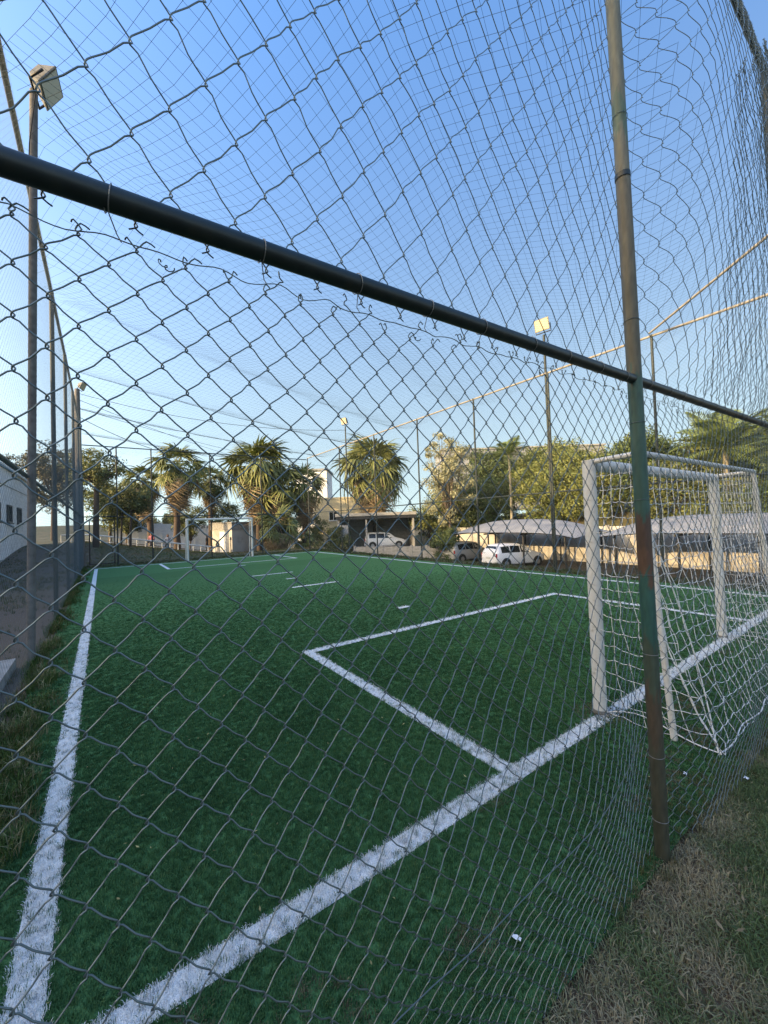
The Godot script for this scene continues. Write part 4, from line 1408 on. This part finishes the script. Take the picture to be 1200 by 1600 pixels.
func house(label: String, at: Vector3, turn: float, size: Vector3, wall: Material, roof_kind: int, wins: Array) -> void:
	var o := thing("house", label, "house", at, turn)
	boxpart(Vector3(0, size.y * 0.5, 0), size, "wall", wall, o)
	if roof_kind == 0:
		boxpart(Vector3(0, size.y + 0.12, 0), Vector3(size.x + 0.5, 0.24, size.z + 0.5), "roof", M.concrete, o)
	elif roof_kind == 1:
		var b := MB.new()
		var hx := size.x * 0.5 + 0.4
		var hz := size.z * 0.5 + 0.4
		var top := size.y + size.z * 0.28
		var a := [Vector3(-hx, size.y, hz), Vector3(hx, size.y, hz), Vector3(hx, size.y, -hz), Vector3(-hx, size.y, -hz)]
		var r0 := Vector3(-hx * 0.55, top, 0)
		var r1 := Vector3(hx * 0.55, top, 0)
		b.quad(a[0], a[1], r1, r0)
		b.quad(a[2], a[3], r0, r1)
		b.tri(a[1], a[2], r1)
		b.tri(a[3], a[0], r0)
		b.quad(a[3], a[2], a[1], a[0])
		part(b, "roof", M.roof_tile, o)
	else:
		boxpart(Vector3(0, size.y + 0.1, 0), Vector3(size.x + 0.1, 0.2, size.z + 0.1), "parapet", wall, o)
	for w in wins:       # [side (0 front +Z, 1 left -X), along, height, width, tall]
		if w[0] == 0:
			window(o, Vector3(w[1], w[2], size.z * 0.5 + 0.01), w[3], w[4], Basis(), M.white_metal)
		else:
			window(o, Vector3(-size.x * 0.5 - 0.01, w[2], w[1]), w[3], w[4], Basis(Vector3.UP, -PI / 2), M.white_metal)

func buildings() -> void:
	# white building along the left, outside the touchline fence
	var w := thing("white_building", "long white building beyond the touchline fence with small windows", "building", Vector3(-7.2, 0, -26.0))
	boxpart(Vector3(0, 2.5, 0), Vector3(6.0, 5.2, 23.0), "wall", M.white_wall, w)
	boxpart(Vector3(0, 5.16, 0), Vector3(6.3, 0.1, 23.3), "roof", M.white_wall, w)
	boxpart(Vector3(3.02, 0.14, 0), Vector3(0.05, 0.3, 22.9), "plinth", M.concrete, w)
	for k in 6:
		window(w, Vector3(3.01, 2.7, 9.0 - k * 3.2), 1.2, 0.9, Basis(Vector3.UP, PI / 2), M.steel)
	for k in 7:
		boxpart(Vector3(3.015, 4.2, 10.0 - k * 3.3), Vector3(0.02, 0.03, 3.25), "joint_strip", M.concrete, w)
	var bn := thing("red_panel", "dark red panel fixed at the end of the white building", "panel", Vector3(-4.14, 0.75, -36.9))
	boxpart(Vector3(0, 0.55, 0), Vector3(0.06, 1.1, 0.7), "board", plain(0.22, 0.012, 0.015, 0.6), bn)
	boxpart(Vector3(0, 1.13, 0), Vector3(0.08, 0.06, 0.74), "cap", M.steel, bn)
	# white board wall behind the ramp
	var bw := thing("boundary_wall", "white panel wall behind the ramp and the palms", "wall", Vector3.ZERO)
	for k in 9:
		var x0 := 0.9 + k * 1.1
		var base := land(x0, -49.3) - 0.4
		var y1 := 2.4 - 0.07 * k
		boxpart(Vector3(x0 + 0.54, (base + y1) * 0.5, -49.3), Vector3(1.07, y1 - base, 0.12), "panel", M.white_wall, bw)
		boxpart(Vector3(x0 + 1.09, (base + y1 + 0.05) * 0.5, -49.3), Vector3(0.09, y1 - base + 0.05, 0.2), "pier", M.white_wall, bw)
	# sloping path with a low white railing
	var path := MB.new()
	var rows := [PackedVector3Array(), PackedVector3Array()]
	for k in 23:
		var x := -3.0 + k * 0.6
		rows[0].append(Vector3(x, land(x, -39.6) + 0.05, -39.6))
		rows[1].append(Vector3(x, land(x, -42.0) + 0.05, -42.0))
	path.sheet(rows, true)
	structure(path, "path", M.concrete, "pale sloping path beyond the palm-side fence")
	var rl := thing("path_railing", "low white railing along the sloping path", "railing", Vector3.ZERO)
	var pr := PackedVector3Array()
	for k in 19:
		var x := -2.6 + k * 0.62
		pr.append(Vector3(x, land(x, -39.4) + 0.55, -39.4))
		barpart(Vector3(x, land(x, -39.4) - 0.05, -39.4), Vector3(x, land(x, -39.4) + 0.53, -39.4), 0.035, "baluster", M.white_metal, rl, 6)
	var tb := MB.new()
	tb.tube(pr, 0.06, 8)
	part(tb, "handrail", M.white_metal, rl)
	# cream shed
	var sh := thing("garden_shed", "small cream flat-roofed shed behind the bare goal", "shed", Vector3(11.5, -1.6, -41.4), 0.42)
	boxpart(Vector3(0, 1.75, 0), Vector3(4.6, 3.5, 3.0), "wall", M.plaster, sh)
	boxpart(Vector3(0, 3.2, 0), Vector3(4.75, 0.62, 3.15), "fascia", M.concrete, sh)
	boxpart(Vector3(-2.31, 1.7, 0.2), Vector3(0.06, 2.0, 0.9), "door", M.white_metal, sh)
	boxpart(Vector3(-2.35, 1.7, 0.55), Vector3(0.03, 0.14, 0.04), "handle", M.steel, sh)
	boxpart(Vector3(0, 3.56, 0), Vector3(4.9, 0.1, 3.3), "roof", M.concrete, sh)
	# small lamp bollard before the shed
	var lb := thing("garden_lamp", "thin dark garden lamp before the cream shed", "lamp", Vector3(9.7, land(9.7, -38.4), -38.4))
	barpart(Vector3(0, -0.1, 0), Vector3(0, 1.35, 0), 0.04, "stem", M.steel, lb, 8)
	var lbm := MB.new()
	lbm.tube(PackedVector3Array([Vector3(0, 1.35, 0), Vector3(0, 1.5, 0), Vector3(0, 1.62, 0)]), 0.09, 10, 0.05, true)
	part(lbm, "cap", M.steel, lb)
	# garage with flat roof
	var g := thing("garage", "open flat-roofed garage with dark interior and grey side gate", "garage", Vector3(21.9, -1.75, -32.2), -0.6)
	boxpart(Vector3(0, 0.37, 0), Vector3(7.0, 0.76, 5.4), "floor_slab", M.concrete, g)
	boxpart(Vector3(0, 4.0, 0), Vector3(7.4, 0.28, 5.8), "roof_slab", M.concrete, g)
	boxpart(Vector3(0, 3.72, 2.75), Vector3(7.3, 0.26, 0.12), "beam", M.steel, g)
	boxpart(Vector3(0, 2.3, -2.6), Vector3(6.9, 3.1, 0.15), "back_wall", M.concrete, g)
	boxpart(Vector3(3.4, 2.3, 0), Vector3(0.15, 3.1, 5.0), "side_wall", M.concrete, g)
	boxpart(Vector3(-3.42, 2.3, -0.1), Vector3(0.15, 3.1, 4.9), "side_wall", M.concrete, g)
	boxpart(Vector3(-3.0, 1.95, 2.62), Vector3(1.0, 2.3, 0.06), "gate_leaf", M.canvas, g)
	for x in [-3.45, -0.9, 3.4]:
		boxpart(Vector3(x, 2.2, 2.6), Vector3(0.16, 2.9, 0.16), "column", M.concrete, g)
	var lw := thing("block_wall", "low grey block wall before the garage", "wall", Vector3.ZERO)
	for k in 6:
		var t0 := k / 6.0
		var a := Vector3(17.4, -1.75, -28.9).lerp(Vector3(21.6, -1.75, -22.7), t0)
		var d := Vector3(17.4, -1.75, -28.9).lerp(Vector3(21.6, -1.75, -22.7), t0 + 1.0 / 6.0)
		var dir := (d - a).normalized()
		var bs := Basis(dir, Vector3.UP, dir.cross(Vector3.UP))
		boxpart((a + d) * 0.5 + Vector3(0, 0.62, 0), Vector3((d - a).length() - 0.03, 1.26, 0.16), "wall_panel", M.concrete, lw, bs)
		boxpart(a + Vector3(0, 0.66, 0), Vector3(0.16, 1.36, 0.22), "pier", M.concrete, lw, bs)
	# car park wall and carports
	var pw := thing("car_park_wall", "long grey rendered wall behind the carports with sun patches", "wall", Vector3.ZERO)
	for k in 11:
		var z := 2.0 - k * 3.0
		boxpart(Vector3(27.6, -0.52, z - 1.5), Vector3(0.16, 2.48, 2.97), "wall_panel", M.plaster, pw)
		boxpart(Vector3(27.58, -0.48, z), Vector3(0.26, 2.56, 0.22), "pier", M.concrete, pw)
	carport("grey fabric carport roof sheltering the white hatchback", -12.0, -22.6)
	carport("grey fabric carport roof beside the goal, without cars", -0.6, -11.2)
	# houses behind
	house("pale yellow house wall behind the garage", Vector3(24.2, -1.8, -42.6), -0.62, Vector3(6.5, 6.2, 4.0), M.cream, 2, [[0, -1.0, 4.2, 1.0, 1.0]])
	house("tall white house behind the palms", Vector3(27.6, -1.0, -57.4), -0.62, Vector3(4.6, 10.6, 6.0), M.white_wall, 0, [[0, 0.6, 8.2, 1.1, 1.2], [1, 0.5, 8.0, 1.1, 1.2]])
	house("small tile-roofed house far behind the garage", Vector3(37.0, -1.0, -56.0), -0.62, Vector3(5.0, 6.2, 5.0), M.cream, 1, [[0, 0.0, 5.0, 1.0, 1.0]])
	house("long flat-roofed white building on the hill behind the trees", Vector3(66.0, 3.0, -48.0), -0.62, Vector3(30.0, 11.2, 9.0), M.canvas, 0, [[0, -9.0, 9.0, 2.0, 1.4], [0, -4.0, 9.0, 2.0, 1.4], [0, 1.0, 9.0, 2.0, 1.4], [0, 6.0, 9.0, 2.0, 1.4]])
	# the blocks outside the picture that keep the pitch in shade
	var ab := thing("apartment_block", "two-storey apartment block beyond the white building", "building", Vector3(-18.0, 0, -19.6))
	boxpart(Vector3(0, 3.6, 0), Vector3(8.0, 7.4, 22.0), "wall", M.plaster, ab)
	boxpart(Vector3(0, 7.36, 0), Vector3(8.4, 0.16, 22.3), "roof", M.concrete, ab)
	for k in 6:
		for s in 2:
			window(ab, Vector3(4.01, 1.8 + 3.2 * s, 9.0 - k * 3.6), 1.4, 1.2, Basis(Vector3.UP, PI / 2), M.white_metal)
	var ac := thing("apartment_block", "three-storey apartment block at the corner outside the pitch", "building", Vector3(-18.0, 0, 8.0))
	boxpart(Vector3(0, 4.8, 0), Vector3(8.0, 9.8, 32.0), "wall", M.plaster, ac)
	boxpart(Vector3(0, 9.76, 0), Vector3(8.4, 0.16, 32.4), "roof", M.concrete, ac)
	for k in 9:
		for s in 3:
			window(ac, Vector3(4.01, 1.7 + 3.0 * s, 13.6 - k * 3.4), 1.4, 1.2, Basis(Vector3.UP, PI / 2), M.white_metal)

# ---------------------------------------------------------------- people
func figure(label: String, at: Vector3, turn: float, bones: Array, cell: float) -> void:
	# bones: [a, b, ra, rb, colour]; smooth union meshed as surface nets
	var lo := Vector3(9, 9, 9)
	var hi := -lo
	for q in bones:
		for e in 2:
			var rr: float = q[2 + e] + 0.03
			lo = lo.min(q[e] - Vector3(rr, rr, rr))
			hi = hi.max(q[e] + Vector3(rr, rr, rr))
	var nx := int((hi.x - lo.x) / cell) + 3
	var ny := int((hi.y - lo.y) / cell) + 3
	var nz := int((hi.z - lo.z) / cell) + 3
	var f := PackedFloat32Array()
	f.resize(nx * ny * nz)
	for z in nz:
		for y in ny:
			for x in nx:
				var p := lo + Vector3(x - 1, y - 1, z - 1) * cell
				var d := 9.0
				for q in bones:
					var a: Vector3 = q[0]
					var ba: Vector3 = q[1] - a
					var t := clampf((p - a).dot(ba) / maxf(ba.length_squared(), 1e-6), 0.0, 1.0)
					var e := (p - a - ba * t).length() - lerpf(q[2], q[3], t)
					var h := clampf(0.5 + 0.5 * (d - e) / 0.025, 0.0, 1.0)
					d = lerpf(d, e, h) - 0.025 * h * (1.0 - h)
				f[x + nx * (y + ny * z)] = d
	var b := MB.new()
	b.colored = true
	var idx := {}
	for z in nz - 1:
		for y in ny - 1:
			for x in nx - 1:
				var k := x + nx * (y + ny * z)
				var s := Vector3.ZERO
				var n := 0
				for e in [[0, 1], [0, nx], [0, nx * ny], [1, 1 + nx], [1, 1 + nx * ny], [nx, nx + 1], [nx, nx + nx * ny], [nx * ny, nx * ny + 1], [nx * ny, nx * ny + nx], [1 + nx, 1 + nx + nx * ny], [1 + nx * ny, 1 + nx + nx * ny], [nx + nx * ny, 1 + nx + nx * ny]]:
					var fa := f[k + e[0]]
					var fb := f[k + e[1]]
					if (fa < 0.0) != (fb < 0.0):
						var t := fa / (fa - fb)
						var pa := Vector3(e[0] % nx, (e[0] / nx) % ny, e[0] / (nx * ny))
						var pb := Vector3(e[1] % nx, (e[1] / nx) % ny, e[1] / (nx * ny))
						s += pa.lerp(pb, t)
						n += 1
				if n > 0:
					var p := lo + (Vector3(x - 1, y - 1, z - 1) + s / n) * cell
					var g := Vector3(f[k + 1] - f[k], f[k + nx] - f[k], f[k + nx * ny] - f[k]).normalized()
					var best := 9.0
					for q in bones:
						var a: Vector3 = q[0]
						var ba: Vector3 = q[1] - a
						var t := clampf((p - a).dot(ba) / maxf(ba.length_squared(), 1e-6), 0.0, 1.0)
						var e := (p - a - ba * t).length() - lerpf(q[2], q[3], t)
						if e < best:
							best = e
							b.col = q[4]
					idx[k] = b.vert(p, g)
	for z in range(1, nz - 1):
		for y in range(1, ny - 1):
			for x in range(1, nx - 1):
				var k := x + nx * (y + ny * z)
				for ax in 3:
					var st: int = [1, nx, nx * ny][ax]
					if (f[k] < 0.0) != (f[k + st] < 0.0):
						var u: int = [nx, nx * ny, 1][ax]
						var w: int = [nx * ny, 1, nx][ax]
						var q := [idx[k - u - w], idx[k - w], idx[k], idx[k - u]]
						if f[k] < 0.0:
							b.i.append_array([q[0], q[2], q[1], q[0], q[3], q[2]])
						else:
							b.i.append_array([q[0], q[1], q[2], q[0], q[2], q[3]])
	var o := thing("person", label, "person", at, turn)
	part(b, "body", M.skin, o)

func people() -> void:
	var sk := Color(0.22, 0.12, 0.08)
	var hair := Color(0.012, 0.009, 0.008)
	var dark := Color(0.015, 0.016, 0.02)
	var pink := Color(0.3, 0.09, 0.11)
	var grey := Color(0.3, 0.33, 0.4)
	var walk := func(top: Color, legs: Color) -> Array:
		return [[Vector3(0, 1.56, 0), Vector3(0, 1.6, 0.01), 0.095, 0.1, sk], [Vector3(0, 1.6, 0.02), Vector3(0, 1.64, 0.02), 0.1, 0.095, hair], [Vector3(0, 1.36, 0), Vector3(0, 1.5, 0), 0.06, 0.055, sk],
			[Vector3(-0.13, 1.34, 0), Vector3(0.13, 1.34, 0), 0.09, 0.09, top], [Vector3(0, 1.3, 0), Vector3(0, 0.98, 0), 0.15, 0.14, top], [Vector3(-0.08, 0.92, 0), Vector3(0.08, 0.92, 0), 0.13, 0.13, legs],
			[Vector3(-0.09, 0.9, 0), Vector3(-0.1, 0.48, -0.12), 0.095, 0.07, legs], [Vector3(-0.1, 0.48, -0.12), Vector3(-0.1, 0.09, -0.06), 0.065, 0.045, legs], [Vector3(-0.1, 0.05, -0.05), Vector3(-0.1, 0.04, -0.2), 0.045, 0.035, dark],
			[Vector3(0.09, 0.9, 0), Vector3(0.1, 0.48, 0.06), 0.095, 0.07, legs], [Vector3(0.1, 0.48, 0.06), Vector3(0.1, 0.1, 0.2), 0.065, 0.045, legs], [Vector3(0.1, 0.06, 0.2), Vector3(0.1, 0.04, 0.07), 0.045, 0.035, dark],
			[Vector3(-0.2, 1.33, 0), Vector3(-0.27, 1.06, 0.06), 0.055, 0.048, top], [Vector3(-0.27, 1.06, 0.06), Vector3(-0.25, 0.82, -0.04), 0.042, 0.032, sk], [Vector3(-0.25, 0.8, -0.04), Vector3(-0.245, 0.72, -0.06), 0.032, 0.022, sk],
			[Vector3(0.2, 1.33, 0), Vector3(0.27, 1.06, -0.06), 0.055, 0.048, top], [Vector3(0.27, 1.06, -0.06), Vector3(0.25, 0.84, -0.16), 0.042, 0.032, sk], [Vector3(0.25, 0.82, -0.17), Vector3(0.245, 0.75, -0.2), 0.032, 0.022, sk]]
	var sit := func(top: Color, legs: Color) -> Array:
		return [[Vector3(0, 1.08, -0.02), Vector3(0, 1.12, -0.02), 0.095, 0.1, sk], [Vector3(0, 1.1, 0.03), Vector3(0, 1.15, 0.01), 0.105, 0.095, hair], [Vector3(0, 1.05, 0.07), Vector3(0, 0.88, 0.1), 0.06, 0.045, hair], [Vector3(0, 0.9, 0), Vector3(0, 1.02, 0), 0.06, 0.055, sk],
			[Vector3(-0.13, 0.86, 0), Vector3(0.13, 0.86, 0), 0.09, 0.09, top], [Vector3(0, 0.82, 0), Vector3(0, 0.52, 0.02), 0.145, 0.14, top], [Vector3(-0.08, 0.46, 0), Vector3(0.08, 0.46, 0), 0.13, 0.13, legs],
			[Vector3(-0.1, 0.46, 0), Vector3(-0.12, 0.48, -0.42), 0.095, 0.07, legs], [Vector3(-0.12, 0.48, -0.42), Vector3(-0.12, 0.1, -0.46), 0.065, 0.045, legs], [Vector3(-0.12, 0.06, -0.46), Vector3(-0.12, 0.04, -0.6), 0.045, 0.035, dark],
			[Vector3(0.1, 0.46, 0), Vector3(0.12, 0.48, -0.42), 0.095, 0.07, legs], [Vector3(0.12, 0.48, -0.42), Vector3(0.12, 0.1, -0.4), 0.065, 0.045, legs], [Vector3(0.12, 0.06, -0.4), Vector3(0.12, 0.04, -0.54), 0.045, 0.035, dark],
			[Vector3(-0.2, 0.85, 0), Vector3(-0.25, 0.6, -0.06), 0.055, 0.048, top], [Vector3(-0.25, 0.6, -0.06), Vector3(-0.14, 0.56, -0.28), 0.042, 0.032, sk], [Vector3(-0.14, 0.56, -0.28), Vector3(-0.11, 0.56, -0.37), 0.032, 0.022, sk],
			[Vector3(0.2, 0.85, 0), Vector3(0.25, 0.6, -0.06), 0.055, 0.048, top], [Vector3(0.25, 0.6, -0.06), Vector3(0.14, 0.56, -0.28), 0.042, 0.032, sk], [Vector3(0.14, 0.56, -0.28), Vector3(0.11, 0.56, -0.37), 0.032, 0.022, sk]]
	figure("person in dark clothes walking beside the white panel wall", Vector3(9.5, land(9.5, -47.6), -47.6), 1.2, walk.call(dark, Color(0.02, 0.02, 0.025)), 0.028)
	figure("person in a pink top with dark hair sitting on the path bench by the palm", Vector3(3.6, land(3.6, -41.4) + 0.05, -41.4), 2.6, sit.call(pink, Color(0.03, 0.03, 0.05)), 0.028)
	figure("person in light grey clothes sitting on the path bench", Vector3(4.9, land(4.9, -41.4) + 0.05, -41.4), 2.9, sit.call(grey, Color(0.2, 0.22, 0.3)), 0.028)
	var bn := thing("bench", "plain low concrete bench under the two seated people", "bench", Vector3(4.25, land(4.25, -41.55) + 0.05, -41.55), 0.17)
	bn.rotation = Vector3(0, 0.0, -0.17)
	boxpart(Vector3(0, 0.3, 0), Vector3(2.2, 0.08, 0.4), "seat", M.concrete, bn)
	for s in [-0.8, 0.8]:
		boxpart(Vector3(s, 0.12, 0), Vector3(0.15, 0.28, 0.34), "leg", M.concrete, bn)

func clear_sky(to_sun: Vector3) -> PanoramaSkyMaterial:
	# clear evening sky: blue overhead, pale towards the horizon, brighter around the sun (CIE clear-sky indicatrix)
	var w := 512
	var h := 256
	var im := Image.create_empty(w, h, false, Image.FORMAT_RGBF)
	var top := Color(0.112, 0.272, 0.63)
	var low := Color(0.68, 0.86, 0.85)
	var earth := Color(0.12, 0.115, 0.1)
	for j in h:
		var el := (0.5 - (j + 0.5) / h) * PI
		for i in w:
			var az := (i + 0.5) / w * TAU
			var dir := Vector3(cos(el) * sin(az), sin(el), -cos(el) * cos(az))
			var c := earth
			if el > 0.0:
				var base := top.lerp(low, pow(1.0 - dir.y, 2.05))
				var ga := maxf(acos(clampf(dir.dot(to_sun), -1.0, 1.0)), 0.14)
				var f := 1.0 + 24.0 * (exp(-2.8 * ga) - 0.0123) + 0.15 * pow(cos(ga), 2.0)
				var lum := 0.2126 * base.r + 0.7152 * base.g + 0.0722 * base.b
				c = base.lerp(Color(1.28 * lum, lum, 0.62 * lum), clampf((f - 1.0) / 5.0, 0.0, 1.0)) * f
			c.a = 1.0
			im.set_pixel(i, j, c)
	var m := PanoramaSkyMaterial.new()
	m.panorama = ImageTexture.create_from_image(im)
	return m

func _ready() -> void:
	# camera
	var cam := Camera3D.new()
	cam.name = "camera"
	cam.transform = Transform3D(Basis(Vector3(0.81507, -0.03503, 0.57830), Vector3(0.01496, 0.99911, 0.03943), Vector3(-0.57916, -0.02348, 0.81487)).orthonormalized(), Vector3(0, 1.57, 0))
	cam.fov = 104.45
	cam.near = 0.02
	cam.far = 2000.0
	add_child(cam)
	cam.current = true
	# sky, exposure, sun
	var to_sun := Vector3(-1.0, 0.222, -0.1).normalized()
	var sky := clear_sky(to_sun)
	var env := Environment.new()
	env.background_mode = Environment.BG_SKY
	env.sky = Sky.new()
	env.sky.sky_material = sky
	env.tonemap_mode = Environment.TONE_MAPPER_LINEAR
	env.tonemap_exposure = 1.55
	env.sdfgi_enabled = true
	env.ssao_enabled = true
	env.ssil_enabled = true
	var we := WorldEnvironment.new()
	we.name = "world_environment"
	we.environment = env
	add_child(we)
	var sun := DirectionalLight3D.new()
	sun.name = "sun"
	sun.light_energy = 1.6
	sun.light_color = Color(1.0, 0.86, 0.64)
	sun.light_angular_distance = 0.5
	sun.shadow_enabled = true
	sun.look_at_from_position(Vector3.ZERO, -to_sun, Vector3.UP)
	add_child(sun)

	noise.seed = 4
	noise.frequency = 0.03
	noise2.seed = 17
	noise2.frequency = 0.03
	rng.seed = 2024
	materials()
	terrain()
	pitch()
	print("pitch ", Time.get_ticks_msec())
	buildings()
	near_fence()
	print("fence ", Time.get_ticks_msec())
	side_fences()
	overhead_net()
	goals()
	floodlights()
	plants()
	print("plants ", Time.get_ticks_msec())
	cars()
	people()
	wild_grass()
	litter()
	print("done ", Time.get_ticks_msec())
